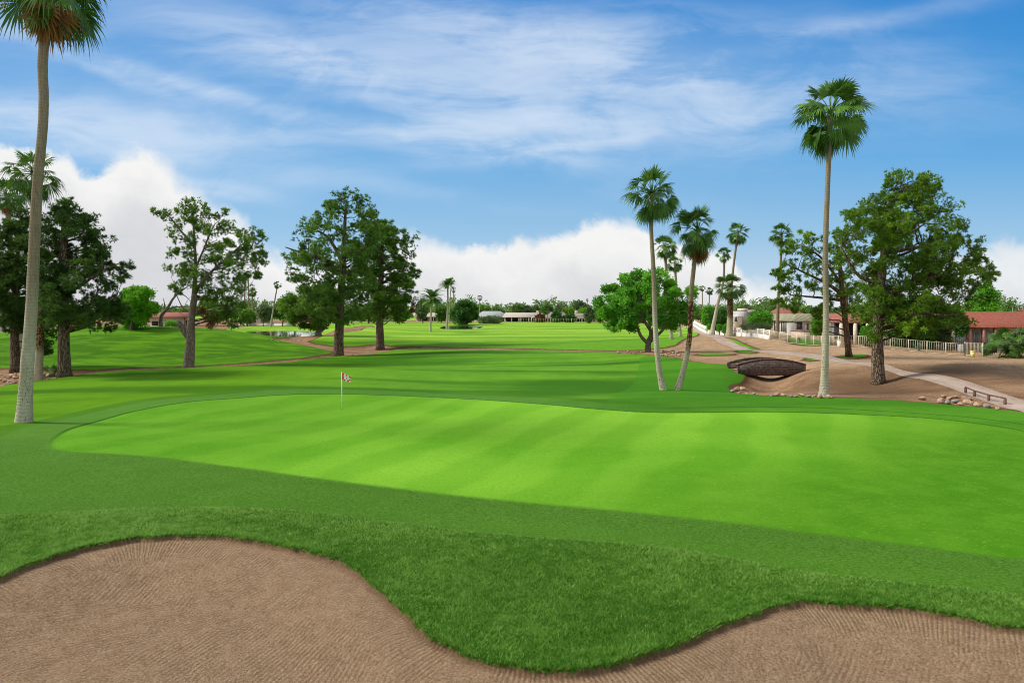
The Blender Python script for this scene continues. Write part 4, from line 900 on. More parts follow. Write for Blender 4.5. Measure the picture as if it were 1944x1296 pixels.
tree('bare dead tree trunk leaning right on the left mound', 305, 104, [(305,629,4),(306,600,3.6),(318,585,2.6),(330,565,2),(350,548,1.2),(362,540,.6)], None, [], 'pine_needles', 'grey_bark', name='dead_tree',
     limbs=[[(313,590,1.6),(330,583,1.1),(350,582,1),(372,580,.5)],[(330,565,1.6),(336,548,1),(340,535,.5)],[(340,556,1.2),(352,562,.8),(362,572,.4)],[(313,590,1.5),(312,575,.9),(310,566,.4)],[(346,550,.9),(352,535,.6),(358,522,.3)],[(330,583,.8),(340,592,.5),(348,598,.3)],[(350,582,.6),(356,570,.4),(366,560,.2)]])
tree('dark round tree standing at the far pond shore', 882, 218, [(882,618,3),(882,608,2.4),(884,596,1.6)], None,
     pads_from_profile([(576,868,900),(586,858,908),(596,852,912),(604,854,912),(610,864,900)], 40, 8, .25, 12), 'broad_leaf_dark', 'grey_bark', name='broadleaf_tree', kind='leaf', per=80, nl=3, ln=.6, limbs=[[(882,612,2),(876,604,1.5),(868,596,1)],[(882,612,2),(890,604,1.4),(898,598,.8)]])
tree('dark leafy tree shading the yard behind the right pine', 1738, 80, [(1738,668,6),(1738,640,5),(1736,610,4)], None,
     pads_from_profile([(572,1700,1790),(590,1680,1815),(610,1672,1818),(630,1676,1800),(645,1690,1775),(656,1700,1750)], 60, 16, .2, 13), 'broad_leaf_dark', 'pine_bark', name='broadleaf_tree', kind='leaf', per=120, nl=3, ln=.32, flat=.85)
tree('green tree rising behind the right red roof', 1866, 110, [(1866,640,4),(1866,610,3)], None,
     pads_from_profile([(545,1862,1880),(562,1846,1894),(575,1836,1896),(588,1832,1890),(596,1840,1888)], 32, 11, .25, 14), 'broad_leaf', 'grey_bark', name='broadleaf_tree', kind='leaf', per=100, nl=3, ln=.4)

# --- trees of the far line
GT = 'far trees along the houses'
far_list = [ # u, Y, v base, v top, left, right, material, label
 (560,205,612,566,535,585,'far_leaf','wide round tree beyond the left pond'), (500,210,612,578,488,520,'far_leaf_grey','small tree left of the wide pond tree'),
 (536,212,612,572,516,552,'far_leaf','middle tree behind the left pond'), (470,215,613,590,452,486,'far_leaf_bright','pale bush tree behind the thin palms'),
 (803,240,612,568,790,818,'far_leaf_grey','tree just right of the middle pines'), (838,245,612,580,824,852,'far_leaf','tree between the two date palms'),
 (860,250,610,582,850,880,'far_leaf_bright','bright bush behind the far pond'), (918,310,606,582,902,936,'far_leaf_bright','light green tree above the blue roof'),
 (944,300,606,586,932,960,'far_leaf','tree at the gap between blue and tan roofs'), (982,320,605,581,970,996,'far_leaf','tree above the left end of the tan roof'),
 (998,330,605,580,988,1008,'far_leaf_grey','second tree above the tan roof'), (1017,330,605,583,1006,1028,'far_leaf','third tree above the tan roof'),
 (1038,300,605,580,1028,1050,'far_leaf','feathery tree between the two tan roofs'), (1062,330,605,583,1050,1076,'far_leaf_grey','grey green tree above the second tan roof'),
 (1082,310,605,586,1060,1096,'far_leaf_bright','bright lime tree above the second tan roof'), (1103,340,603,572,1084,1122,'far_leaf_grey','tall grey tree before the leafy tree'),
 (1108,290,605,588,1096,1120,'mesquite_leaf','yellow green bush above the third roof'), (1119,240,614,584,1110,1128,'far_leaf_grey','slim grey tree in front of the third house'),
 (1140,250,612,580,1126,1156,'far_leaf','tree at the left of the leafy tree'), (1064,300,612,596,1054,1074,'far_leaf','dark shrub tree beside the second tan house'),
 (1057,255,614,594,1048,1064,'broad_leaf_dark','dark round tree in front of the second tan house'), (1085,255,613,598,1070,1094,'broad_leaf_dark','wide dark round shrub in front of the porch'),
 (1025,255,612,600,1018,1032,'rust_leaf','reddish brown shrub in front of the tan porch'), (1165,255,612,585,1150,1185,'far_leaf','tree behind the leafy tree left part'),
 (1300,210,612,588,1285,1318,'far_leaf','tree behind the leafy tree right part'), (1372,240,606,586,1358,1392,'far_leaf_grey','grey tree behind the slender palm'),
 (1350,235,606,584,1330,1366,'far_leaf_bright','bright tree behind the tiny palms'), (1412,240,604,582,1396,1428,'far_leaf_grey','palmy tree line above the white building'),
 (1448,250,602,586,1432,1464,'far_leaf_grey','grey tree line behind the rose roof'), (1330,245,606,590,1316,1342,'far_leaf','low tree left of the tiny palms'),
 (1475,220,602,580,1460,1495,'far_leaf','tree behind the green roofed house'), (1540,200,604,582,1515,1570,'far_leaf','tree behind the green roof ridge'),
 (285,210,612,586,268,300,'far_leaf','tree above the left red roof'), (345,215,612,588,330,372,'far_leaf_bright','pale tree right of the left red roof'),
 (400,215,612,588,385,430,'far_leaf','tree behind the forked pine'), (700,240,612,582,670,730,'far_leaf','wide tree behind the middle pine trunks'), (755,240,612,580,735,790,'far_leaf_bright','bright tree between the middle pines and date palm'),
 (660,245,612,590,630,680,'far_leaf','tree behind the tall middle pine'), (1210,255,612,590,1185,1240,'far_leaf','tree behind the leafy tree middle part'), (1260,255,612,590,1240,1290,'far_leaf_bright','tree behind the left leaning palm'),
 (1690,150,620,585,1660,1720,'far_leaf','tree behind the right pine trunk'), (10,150,612,590,-20,30,'far_leaf','low tree at the left photo edge'), (180,160,610,592,150,215,'far_leaf','tree seen under the left pine')]
for i, (u_, Y_, vb, vt, l_, r_, mt, lab) in enumerate(far_list):
    w_ = r_ - l_; h_ = vb - vt; rp = max(3.2, min(w_, h_) * .24); cb_ = vb - h_ * .22
    prof_ = [(vt + rp * .6, u_ - w_ * .22, u_ + w_ * .22), (vt + h_ * .25, l_ + w_ * .08, r_ - w_ * .08), (vt + h_ * .5, l_, r_), (cb_ - rp * .3, l_ + w_ * .12, r_ - w_ * .12)]
    tree(lab, u_, Y_, [(u_, vb, max(1.0, w_ * .035)), (u_ + rng.normal(0, 1), vb - h_ * .35, max(.8, w_ * .025)), (u_, vb - h_ * .6, .6)], None, pads_from_profile(prof_, 20, rp, .2, 100 + i), mt, 'grey_bark', name='broadleaf_tree', group=GT, kind='far', per=84, nl=2, ln=max(.5, Y_ * .0030), flat=.85)

# round shrubs and hedges on the right
def shrub(label, u, Y, prof, leaf, n=40, r=7, ln=.25, per=130, name='shrub', group=None, depth=1.0):
    bz = G(u, Y); s = Y / F; root = emp(name, (X(u, Y), Y, bz), label, 'shrub', group); v0 = VH + (H - bz) / s
    pads = pads_from_profile(prof, n, r, .2, int(u)); c_ = np.array([((q[0] - u) * s, q[2] * s * depth, (v0 - q[1]) * s) for q in pads]); c_[:, 2] = np.maximum(c_[:, 2], .1)
    mb = MB(); rr = np.array([q[3] for q in pads])[:, None] * s * np.array((1, 1, .9)); tufts(mb, c_, rr, per, 2, ln, ln * .3, rng.normal(.45, .12, len(c_)), .1, True)
    mb.build('foliage', leaf, root); t = MB(); t.tube([(0, 0, -.2), (0, 0, .3), (.05, 0, max(.4, c_[:, 2].mean()))], (.09, .08, .05), 7); t.build('stem', 'grey_bark', root, True)
    return root
shrub('wide domed clipped green tree behind the white wall panels', 1443, 98, [(594,1430,1456),(600,1421,1466),(608,1418,1469),(616,1422,1466)], 'broad_leaf', 46, 7, .26)
shrub('dark round clipped tree behind the low white wall left of the thick palm', 1368, 125, [(592,1352,1384),(600,1346,1390),(612,1346,1390),(618,1350,1386)], 'broad_leaf_dark', 40, 8, .3)
shrub('bright green tall bush left of the dark round clipped tree', 1342, 140, [(586,1334,1352),(596,1330,1356),(610,1328,1358),(618,1332,1356)], 'broad_leaf', 34, 7, .32)
for i, (a, b) in enumerate([(1342,1351),(1352,1361),(1362,1370),(1371,1381)]):
    shrub('boxy bright hedge block, ' + ['farthest of four along the white wall', 'second farthest of four along the white wall', 'third of four along the white wall', 'nearest of four beside the thick palm'][i], (a + b) / 2, 118 - i * 5, [(617.5 + i * .5, a + 1, b - 1), (621 + i * .6, a, b), (627 + i * .8, a, b)], 'broad_leaf', 14, 3.2, .16, 90, 'hedge', 'hedge blocks along the white wall')
shrub('grey green trailing hedge on the white wall panels', 1440, 94, [(617,1410,1460),(620,1405,1464),(623,1406,1462)], 'far_leaf_grey', 34, 3.4, .18, 70, 'hedge')
shrub('dry brown and green hedge standing before the far blue roof', 930, 232, [(603.5,912,950),(606,906,957),(611,904,958)], 'far_leaf_grey', 40, 4, .5, 50, 'hedge')
shrub('green shrub at the foot of the pavilion pillars', 1648, 74, [(622,1640,1662),(630,1632,1668),(640,1632,1668)], 'broad_leaf', 20, 7, .2)
shrub('dry grey bush behind the beige fence', 1650, 73, [(642,1642,1658),(650,1638,1662),(658,1638,1662)], 'far_leaf_grey', 16, 5, .16)
shrub('green bush beside the palm trunk at the green roofed house', 1556, 84, [(604,1548,1562),(612,1542,1566),(630,1542,1566)], 'broad_leaf', 20, 7, .2)
shrub('grey green shrub beside the right red house', 1800, 78, [(622,1786,1800),(635,1782,1804),(648,1780,1804)], 'far_leaf_grey', 26, 9, .22)
shrub('leafy shrub hanging before the red house window', 1835, 76, [(600,1810,1832),(615,1806,1836),(630,1808,1838)], 'broad_leaf_dark', 18, 8, .22)
shrub('low dark shrubs in the front yard of the left red roofed house', 328, 146, [(611,316,340),(614,312,344),(617,314,342)], 'broad_leaf', 16, 3, .3, 50)

def fan_bush(label, u, Y, size, n, seed, group=None, lo=-22):
    bz = G(u, Y); root = emp('palm_bush', (X(u, Y), Y, bz), label, 'palm bush', group); s = Y / F
    for q in range(3):
        c = shift(fan_fronds(n // 3, size * s * .86, lo, 80, seed + q, 26, droop=.45, pet=1.15, wmul=.9), ((q - 1) * size * s * .4, (q % 2) * .4, size * s * (.42 + .25 * (q == 1)))); c.build('frond_cluster', 'palm_leaf', root)
    d_ = MB(); d_.tube([(0, 0, -.2), (0, 0, size * s * .3)], (.22, .18), 8); d_.build('stem', 'palm_bark_brown', root)
    sk = shift(fan_fronds(7, size * s * .6, -55, -20, seed + 9, 14, droop=.4), (0, -.1, size * s * .28)); o = sk.build('dead_frond_skirt', 'dead_leaf', root)
    return root
fan_bush('big fan palm bush at the right photo edge in front of the red house', 1926, 66, 44, 84, 201)
fan_bush('small dark fan palm bush between the left pine and the tall palm', 99, 62, 19, 30, 211)
def agave(label, u, Y, size, seed, n=34):
    bz = G(u, Y); root = emp('agave', (X(u, Y), Y, bz), label, 'agave plant'); s = Y / F; g = np.random.default_rng(seed); mb = MB()
    for i in range(n):
        a = g.random() * 6.28; e = R(g.uniform(15, 85)); L = size * s * g.uniform(.8, 1.1); d_ = np.array((math.cos(a) * math.cos(e), math.sin(a) * math.cos(e), math.sin(e))); sd = np.array((-math.sin(a), math.cos(a), 0)) * L * .07
        V = [sd * .6, -sd * .6, d_ * L * .5 + sd, d_ * L * .5 - sd, d_ * L]; mb.add(V, [np.array([(0, 1, 3, 2)]), np.array([(2, 3, 4)])], np.full(5, g.uniform(.2, .8)))
    shift(mb, (0, 0, .1)).build('leaves', 'agave_leaf', root)
    t = MB(); t.tube([(0, 0, -.1), (0, 0, .25)], (.16, .1), 7); t.build('stem', 'agave_leaf', root)
agave('spiky blue grey agave behind the beige fence', 1745, 73, 16, 1)
agave('small blue grey agave beside the yellow bin', 1838, 71, 9, 2)
agave('grey spiky desert plant at the gate of the right red house', 1866, 70.5, 18, 3, 26)
# ---------------------------------------------------------------- buildings
def house(label, fp, z0, v_eave, v_top, roof, wall, kx=.6, ky=.02, ov=.5, wins=(), posts=(), name='house', cat='house', thick=.14, group=None, chim=None, low=None, inset=0.0):
    """fp: four footprint corners (u, Y): front left, front right, back right, back left"""
    P = np.array([(X(u, Y), Y) for u, Y in fp]); c = P.mean(0); Yf = (P[0, 1] + P[1, 1]) / 2
    if z0 is None: z0 = G((fp[0][0] + fp[1][0]) / 2, Yf)
    ze = Zp(v_eave, Yf); zt = Zp(v_top, c[1]); root = emp(name, (c[0], c[1], z0), label, cat, group)
    Q = P - c; ax = (Q[1] - Q[0]); W_ = np.linalg.norm(ax); ax /= W_; ay = np.array((-ax[1], ax[0])); D_ = abs((Q[3] - Q[0]) @ ay)
    h = ze - z0
    w = MB(); Qw = Q.copy()
    if inset: Qw[0] += ay * inset; Qw[1] += ay * inset
    v = np.r_[np.c_[Qw, np.full(4, -.4)], np.c_[Qw, np.full(4, h)]]
    w.add(v, np.array([(0, 1, 5, 4), (1, 2, 6, 5), (2, 3, 7, 6), (3, 0, 4, 7)])); w.build('wall', wall, root)
    E = np.array([Q[0] + (-ax - ay) * ov, Q[1] + (ax - ay) * ov, Q[2] + (ax + ay) * ov, Q[3] + (-ax + ay) * ov])
    T = np.array([((E[i] @ ax) * kx) * ax + ((E[i] @ ay) * ky) * ay for i in range(4)])
    r = MB(); v = np.r_[np.c_[E, np.full(4, h - thick)], np.c_[E, np.full(4, h + .02)], np.c_[T, np.full(4, zt - z0)]]
    r.add(v, np.array([(3, 2, 1, 0), (0, 1, 5, 4), (1, 2, 6, 5), (2, 3, 7, 6), (3, 0, 4, 7), (4, 5, 9, 8), (5, 6, 10, 9), (6, 7, 11, 10), (7, 4, 8, 11), (8, 9, 10, 11)])); ro = r.build('roof', roof, root)
    if chim:
        for (t, uw, hh, mt) in chim:
            b = MB(); p = T[0] * (1 - t) + T[1] * t + ay * (.3); b.box(p[0] - uw, p[0] + uw, p[1] - uw, p[1] + uw, zt - z0 - .5, zt - z0 + hh); b.build('chimney', mt, ro)
    for (e, t0, t1, a, b_, kind) in wins:
        A, B = Qw[e], Qw[(e + 1) % 4]; L = B - A; n = np.array((L[1], -L[0])); n /= np.linalg.norm(n)
        p0 = A + L * t0 + n * .03; p1 = A + L * t1 + n * .03; mm = {'w': 'window_glass', 'c': 'curtained_glass', 'd': 'white_paint', 'k': 'dark_shade'}[kind]
        g = MB(); g.bar((*p0, (a + b_) / 2), (*p1, (a + b_) / 2), .06, b_ - a); o = g.build('door' if kind == 'd' else ('shade_panel' if kind == 'k' else 'window'), mm, root)  # dark panels painted in for shade under eaves, in porches and openings
        if kind != 'k':
            f = MB(); q0 = p0 + n * .05; q1 = p1 + n * .05; nb = max(1, int(np.linalg.norm(p1 - p0) / 1.0)) if kind != 'd' else 1
            for z_ in (a, b_): f.bar((*q0, z_), (*q1, z_), .05, .08)
            for i in range(nb + 1): p = q0 + (q1 - q0) * i / nb; f.bar((*p, a + .04), (*p, b_ - .04), .07, .05)
            f.build('frame', 'white_paint', o)
            if kind == 'd': gl = MB(); m0 = q0 * .7 + q1 * .3; m1 = q0 * .3 + q1 * .7; gl.bar((*m0, b_ * .62), (*m1, b_ * .62), .03, b_ * .45); gl.build('pane', 'window_glass', o)
    for (e, t, wd, mt) in posts:
        p = E[e] * (1 - t) + E[(e + 1) % 4] * t; p = p + ay * ov * .5; g = MB(); g.box(p[0] - wd / 2, p[0] + wd / 2, p[1] - wd / 2, p[1] + wd / 2, -.4, h - thick - .003); g.build('post', mt, root)
    return root
house('large red tiled house with pink posts at the right photo edge', [(1812,80),(2040,76),(2060,92),(1830,97)], None, 620.5, 591.5, 'red_tiles', 'cream_wall', .62, .03, .7,
      [(0,.02,.15,.2,2.1,'c'),(0,.19,.30,.75,2.15,'c'),(0,.315,.43,.1,2.15,'c'),(0,.46,.62,.1,2.15,'c'),(0,.70,.9,.7,2.1,'c')], [(0,.165,.30,'pink_trim'),(0,.27,.30,'pink_trim'),(0,.36,.30,'pink_trim'),(0,.62,.30,'pink_trim')], inset=1.0)
house('second red tiled roof rising behind the large red house', [(1915,104),(2080,100),(2100,116),(1925,120)], None, 598, 586.5, 'red_tiles', 'pink_wall', .5, .03, .5, [(0,.1,.2,1,2,'w')])
house('open red tiled patio pavilion on square pillars between the pines', [(1577,84),(1645,82),(1652,90),(1583,92)], None, 611, 595.5, 'rose_tiles', 'dark_shade', .8, .25, .25, [], [(0,.03,.34,'cream_wall'),(0,.32,.34,'cream_wall'),(0,.67,.34,'cream_wall'),(0,.97,.34,'cream_wall')], name='pavilion', cat='pavilion', inset=6.0)
house('low mauve walled house behind the patio pavilion', [(1560,97),(1700,95),(1705,108),(1562,110)], None, 604, 594.5, 'rose_tiles', 'pink_wall', .85, .3, .4, [(0,.12,.22,.2,2.1,'c'),(0,.35,.5,.8,2.0,'w')])
house('white house with steep olive green tiled roof', [(1507,99),(1566,103),(1552,118),(1468,112)], None, 609, 595.5, 'olive_tiles', 'white_wall', .86, .86, .45,
      [(0,.06,.26,.9,2.1,'w'),(0,.34,.50,.15,2.1,'d'),(0,.55,.72,.9,2.1,'w'),(3,.06,.34,.35,2.1,'w'),(3,.42,.68,.35,2.1,'w')])
house('rose tiled gabled house behind the olive green roof', [(1440,128),(1535,126),(1540,142),(1448,146)], None, 603, 584.5, 'rose_tiles', 'cream_wall', .15, .6, .5, [(0,.1,.3,1,2,'w')])
house('low cream flat roofed house left of the pale tower block', [(1388,134),(1408,134),(1410,145),(1391,145)], None, 600, 599.2, 'cream_wall', 'cream_wall', .98, .98, .05, [(0,.3,.6,1,2,'w')])
def block_house(label, parts, Y, name='house'):
    root = emp(name, (X(parts[0][1], Y), Y, G(parts[0][1], Y)), label, 'house'); s = Y / F; x0 = root.location.x; z0 = root.location.z
    for (nm, a, b, v0, v1, dy, dep, mt) in parts:
        m = MB(); m.box((a - 972) * s - x0, (b - 972) * s - x0, dy, dy + dep, Zp(v1, Y) - z0, Zp(v0, Y) - z0); m.build(nm, mt, root)
block_house('stepped pale grey tower block with grey cooler on its roof', [('tower', 1405, 1419, 590.5, 618, 0, 5, 'grey_roof'), ('parapet', 1411, 1422, 585.5, 590, .6, 3, 'cream_wall'), ('cooler', 1420, 1428, 590.5, 595.5, .3, 2, 'grey_plastic'), ('wing', 1419.3, 1432, 596, 618, .4, 4, 'cream_wall')], 136)
house('tan roofed house behind the pale tower block', [(1418,150),(1452,150),(1455,160),(1422,160)], None, 594, 588, 'brown_shingles', 'cream_wall', .5, .05, .5, [(0,.3,.5,1,2,'w')])
house('long red roofed house beyond the left mound', [(283,152),(359,150),(362,162),(284,164)], None, 601.5, 592.5, 'rose_tiles', 'cream_wall', .92, .12, .7,
      [(0,.03,.20,.9,1.9,'k'),(0,.36,.48,.5,2.1,'w'),(0,.51,.80,.4,2.1,'c'),(0,.88,.95,.1,2.1,'k')], [(0,.33,.2,'cream_wall'),(0,.86,.2,'brown_trim')], inset=.5)
house('pale house glimpsed behind the pine at the left edge', [(-60,146),(38,144),(40,156),(-58,158)], None, 604, 594, 'pale_roof', 'white_wall', .8, .1, .5, [(0,.5,.6,.8,2,'w'),(0,.8,.9,.8,2,'w')])
GH = 'far houses along the fairway end'
house('grey gabled far house beyond the left pond', [(468,235),(494,235),(496,247),(470,247)], None, 601, 591, 'grey_roof', 'cream_wall', .55, .03, .7, [(0,.4,.7,.6,2,'w')], group=GH)
house('rose roofed far house beside the grey gabled one', [(489,245),(516,245),(518,257),(490,257)], None, 600.5, 592.3, 'rose_tiles', 'pink_wall', .6, .03, .6, [(0,.4,.7,.6,2,'w')], group=GH)
house('pinkish far house behind the two date palms', [(789,282),(858,280),(860,294),(790,296)], None, 601, 593.5, 'pale_roof', 'pink_wall', .85, .05, .9, [(0,.1,.3,.2,2.2,'k'),(0,.4,.6,.2,2.2,'w'),(0,.7,.9,.2,2.2,'k')], [(0,.2,.3,'cream_wall'),(0,.5,.3,'cream_wall'),(0,.8,.3,'cream_wall')], group=GH, inset=1.5)
house('blue grey roofed far house behind the dry hedge', [(900,275),(962,275),(966,291),(903,291)], None, 602, 590.5, 'blue_roof', 'cream_wall', .45, .03, .9, [(0,.2,.8,.2,2.2,'k')], [(0,.35,.3,'white_wall'),(0,.7,.3,'white_wall')], group=GH, inset=1.5)
house('long tan roofed far house with a pillared porch', [(958,270),(1030,270),(1031,286),(960,286)], None, 602, 593.3, 'pale_roof', 'tan_wall', .86, .04, 1.0, [(0,.03,.97,.1,2.2,'k')], [(0,.06,.45,'cream_wall'),(0,.22,.45,'cream_wall'),(0,.42,.45,'cream_wall'),(0,.62,.45,'cream_wall'),(0,.86,.45,'cream_wall')], group=GH, inset=2.0, chim=[(.9,.5,.7,'cream_wall')])
house('brown hipped far house right of the tan porch house', [(1033,266),(1078,266),(1079,282),(1034,282)], None, 603.3, 592.3, 'brown_shingles', 'tan_wall', .45, .03, 1.0, [(0,.05,.95,.1,2.2,'k')], [(0,.03,.4,'cream_wall'),(0,.3,.4,'cream_wall'),(0,.6,.4,'cream_wall'),(0,.95,.4,'cream_wall')], group=GH, inset=2.0)
house('greyer hipped far house nearest the leafy tree', [(1084,268),(1128,268),(1130,284),(1086,284)], None, 603.8, 594.3, 'brown_shingles', 'tan_wall', .5, .03, 1.0, [(0,.05,.95,.1,2.3,'k')], [(0,.25,.4,'white_wall'),(0,.47,.4,'white_wall'),(0,.62,.4,'white_wall'),(0,.85,.4,'white_wall')], group=GH, inset=2.0, chim=[(.1,.6,.9,'cream_wall')])
house('far house hidden behind the leafy tree', [(1145,270),(1215,270),(1217,284),(1147,284)], None, 603, 594, 'pale_roof', 'tan_wall', .8, .03, 1.0, [(0,.1,.9,.1,2.2,'k')], [(0,.4,.4,'white_wall')], group=GH, inset=2)
house('far pale house behind the twin trunks', [(1228,262),(1305,262),(1307,276),(1230,276)], None, 603, 594, 'pale_roof', 'tan_wall', .8, .03, 1.0, [(0,.1,.9,.1,2.2,'k')], [(0,.4,.4,'white_wall')], group=GH, inset=2)
house('far house behind the middle pine trunks', [(655,272),(745,270),(748,284),(658,286)], None, 602, 594, 'pale_roof', 'cream_wall', .8, .03, .9, [(0,.2,.4,.4,2.2,'w'),(0,.6,.8,.4,2.2,'w')], group=GH)

# ---------------------------------------------------------------- walls and fences
def wallrun(label, pts, h, th, mat, name='wall', cat='wall', cap=None):
    P = [ground_at(u, Y) for u, Y in pts]; o0 = P[0].copy(); root = emp(name, o0, label, cat); m = MB(); c = MB()
    for a, b in zip(P[:-1], P[1:]):
        n = max(1, int((b - a).length / 6))
        for i in range(n):
            p = a.lerp(b, i / n); q = a.lerp(b, (i + 1) / n); p, q = [Vector((r.x, r.y, float(zfull(r.x, r.y)[0]))) - o0 for r in (p, q)]
            for mm, zc, hh, tt in ((m, (h - .5) / 2, h + .5, th), (c, h + .04, .08, th + .08)): mm.bar(p + Vector((0, 0, zc)), q + Vector((0, 0, zc)), tt, hh)
    m.build('wall_body', mat, root)
    if cap: c.build('coping', cap, root)
    return root
wallrun('long low white wall in front of the distant left houses', [(452,222),(520,218),(560,215)], .75, .25, 'white_wall', cap='cream_wall')
wallrun('low tan wall before the left red roofed house', [(272,143),(302,142)], 1.1, .25, 'pink_wall', cap='cream_wall')
wallrun('low brown garden wall in front of the olive roofed house', [(1502,92),(1538,90)], .9, .25, 'pink_wall', cap='brown_trim')
wallrun('low white garden wall under the hedge blocks', [(1342,119),(1384,102)], .55, .2, 'white_wall', cap='white_paint')
def fence(label, pts, h, spacing, pmat='beige_metal', pw=.07, picket=.19, base=0.0, basemat='white_wall', big=(), thick=.022, name='fence', panel='pickets'):
    P = [ground_at(u, Y) for u, Y in pts]; o0 = P[0].copy(); root = emp(name, o0, label, 'fence')
    PP = []
    for a, b in zip(P[:-1], P[1:]):
        n = max(1, round((b - a).length / spacing))
        PP += [a.lerp(b, i / n) for i in range(n)]
    PP.append(P[-1]); PP = [Vector((p.x, p.y, float(zfull(p.x, p.y)[0]))) - o0 for p in PP]
    for i, p in enumerate(PP):
        w = .34 if i in big else pw; m = MB(); m.box(p.x - w / 2, p.x + w / 2, p.y - w / 2, p.y + w / 2, p.z - .3, p.z + h + .04)
        if i in big: m.box(p.x - w * .6, p.x + w * .6, p.y - w * .6, p.y + w * .6, p.z + h + .041, p.z + h + .11)
        m.build('pillar' if i in big else 'post', basemat if i in big else pmat, root)
    for a, b in zip(PP[:-1], PP[1:]):
        m = MB(); up = Vector((0, 0, 1)); z0 = base + .08
        for z_ in (h, z0): m.bar(a + up * z_, b + up * z_, .035, .035)
        L = (b - a).length; n = int(L / picket)
        if panel == 'grid':
            for z_ in (z0 + (h - z0) * .35, z0 + (h - z0) * .7): m.bar(a + up * z_, b + up * z_, .05, .05)
            for i in range(1, n): p = a.lerp(b, i / n); m.bar(p + up * z0, p + up * h, .05, .05)
        else:
            for i in range(1, n): p = a.lerp(b, i / n); m.bar(p + up * z0, p + up * (h - .018), thick, thick)
        m.build('panel', pmat, root)
        if base: w_ = MB(); w_.bar(a + up * (base - .4) / 2, b + up * (base - .4) / 2, .16, base + .4); w_.build('low_wall', basemat, root)
    return root
fence('white picket fence on the low wall beside the far path', [(1313,150),(1341,119)], 1.25, 2.6, 'white_paint', .09, .22, .5, 'white_wall', thick=.06)
fence('white wall topped with open square panels beside the domed tree', [(1391,101),(1461,88.3)], 1.25, 1.75, 'white_paint', .12, .35, .55, 'white_wall', big=(2, 8), panel='grid')
fence('beige metal fence running behind the tallest palm to the square pillar', [(1464,88),(1530,81.5),(1592,76)], 1.18, 1.55)
fence('beige metal fence from the square pillar to the yellow bin', [(1606,74.5),(1656,72),(1760,70.2),(1832,69)], 1.22, 1.75)
fence('narrow picket gate section beside the yellow bin', [(1832,69),(1866,68.2)], 1.35, 1.0, picket=.11)
fence('picket fence turning back toward the big palm bush', [(1867,68.3),(1880,71),(1892,74)], 1.35, 1.2, picket=.11, pmat='dark_metal')
fence('low wire fence in front of the far porch houses', [(985,252),(1050,250),(1120,250)], 1.5, 7.0, 'beige_metal', .16, .9, thick=.07)
g_ = ground_at(1596, 75.4); r_ = emp('gate_pillar', g_, 'square cream stucco pillar at the bend of the beige fence', 'pillar'); m = MB(); m.box(-.27, .27, -.27, .27, -.3, .72); m.build('pillar_body', 'white_wall', r_); m = MB(); m.box(-.32, .32, -.32, .32, .721, .80); m.build('cap', 'cream_wall', r_)

# ---------------------------------------------------------------- stone bridge
BY = 57.; xa, xb = X(1401, BY), X(1530, BY); bx = (xa + xb) / 2; L2 = (xb - xa) / 2
ztop = lambda t: Zp(691, BY) + (Zp(680.5, BY) - Zp(691, BY)) * (1 - t * t)
zbot = lambda t: Zp(713, BY) + .20 * abs(t) ** 4
br = emp('stone_bridge', (bx, BY, 0), 'low arched dark stone footbridge across the dirt ditch', 'bridge')
def parapet(y0, dx, nm, lab=None):
    m = MB(); n = 28; T = np.linspace(-1, 1, n)
    V = [(L2 * t + dx, y0 + dy, z) for t in T for dy, z in ((0, zbot(t)), (0, ztop(t) - .07), (.32, ztop(t) - .07), (.32, zbot(t)))]
    i = np.arange(n - 1)[:, None] * 4; j = np.arange(4)[None]; f = np.stack([i + j, i + 4 + j, i + 4 + (j + 1) % 4, i + (j + 1) % 4], -1).reshape(-1, 4)
    m.add(V, [f[:, ::-1], np.array([(0, 1, 2, 3)]), np.array([[(n - 1) * 4 + q for q in (3, 2, 1, 0)]])]); o = m.build(nm, 'bridge_stone', br)
    c = MB()
    for a, b in zip(T[:-1], T[1:]): c.bar((L2 * a * 1.01 + dx, y0 + .16, ztop(a) - .033), (L2 * b * 1.01 + dx, y0 + .16, ztop(b) - .033), .40, .07)
    c.build('coping', 'bridge_stone', o)
parapet(0, 0, 'parapet'); parapet(1.75, -.25, 'parapet')
m = MB(); T = np.linspace(-.985, .985, 20); V = [(L2 * t, y, z) for t in T for y, z in ((.325, max(.62, ztop(t) - .62) ), (1.745, max(.62, ztop(t) - .62)), (1.745, zbot(min(1, abs(t))) + .06), (.325, zbot(min(1, abs(t))) + .06))]
i = np.arange(19)[:, None] * 4; j = np.arange(4)[None]; m.add(V, [np.stack([i + j, i + 4 + j, i + 4 + (j + 1) % 4, i + (j + 1) % 4], -1).reshape(-1, 4)]); m.build('deck', 'rock_pink', br)
for sg in (-1, 1): m = MB(); m.box(sg * L2 * .93 - .35, sg * L2 * .93 + .35, .05, 2.0, -1.2, .56); m.build('abutment', 'bridge_stone', br)

# ---------------------------------------------------------------- brown rail by the path
rp = [(1833,743,42.5),(1850,747.3,41.4),(1877,757,39.8),(1908,769.5,38.2)]; a0 = Vector((X(rp[0][0], rp[0][2]), rp[0][2], G(rp[0][0], rp[0][2])))
rl = emp('path_railing', a0, 'rusty brown pipe rail on four posts beside the path above the rock pile', 'railing')
tops = [Vector((X(u, Y), Y, max(Zp(v, Y), G(u, Y) + .35))) - a0 for u, v, Y in rp]
m = MB(); [m.tube([a, b], .045, 8) for a, b in zip(tops[:-1], tops[1:])]; m.build('rail', 'rust_metal', rl, True)
for t_, (u, v, Y) in zip(tops, rp): m = MB(); m.bar((t_.x, t_.y, G(u, Y) - a0.z - .2), (t_.x, t_.y, t_.z - .02), .11, .11); m.build('post', 'rust_metal', rl)

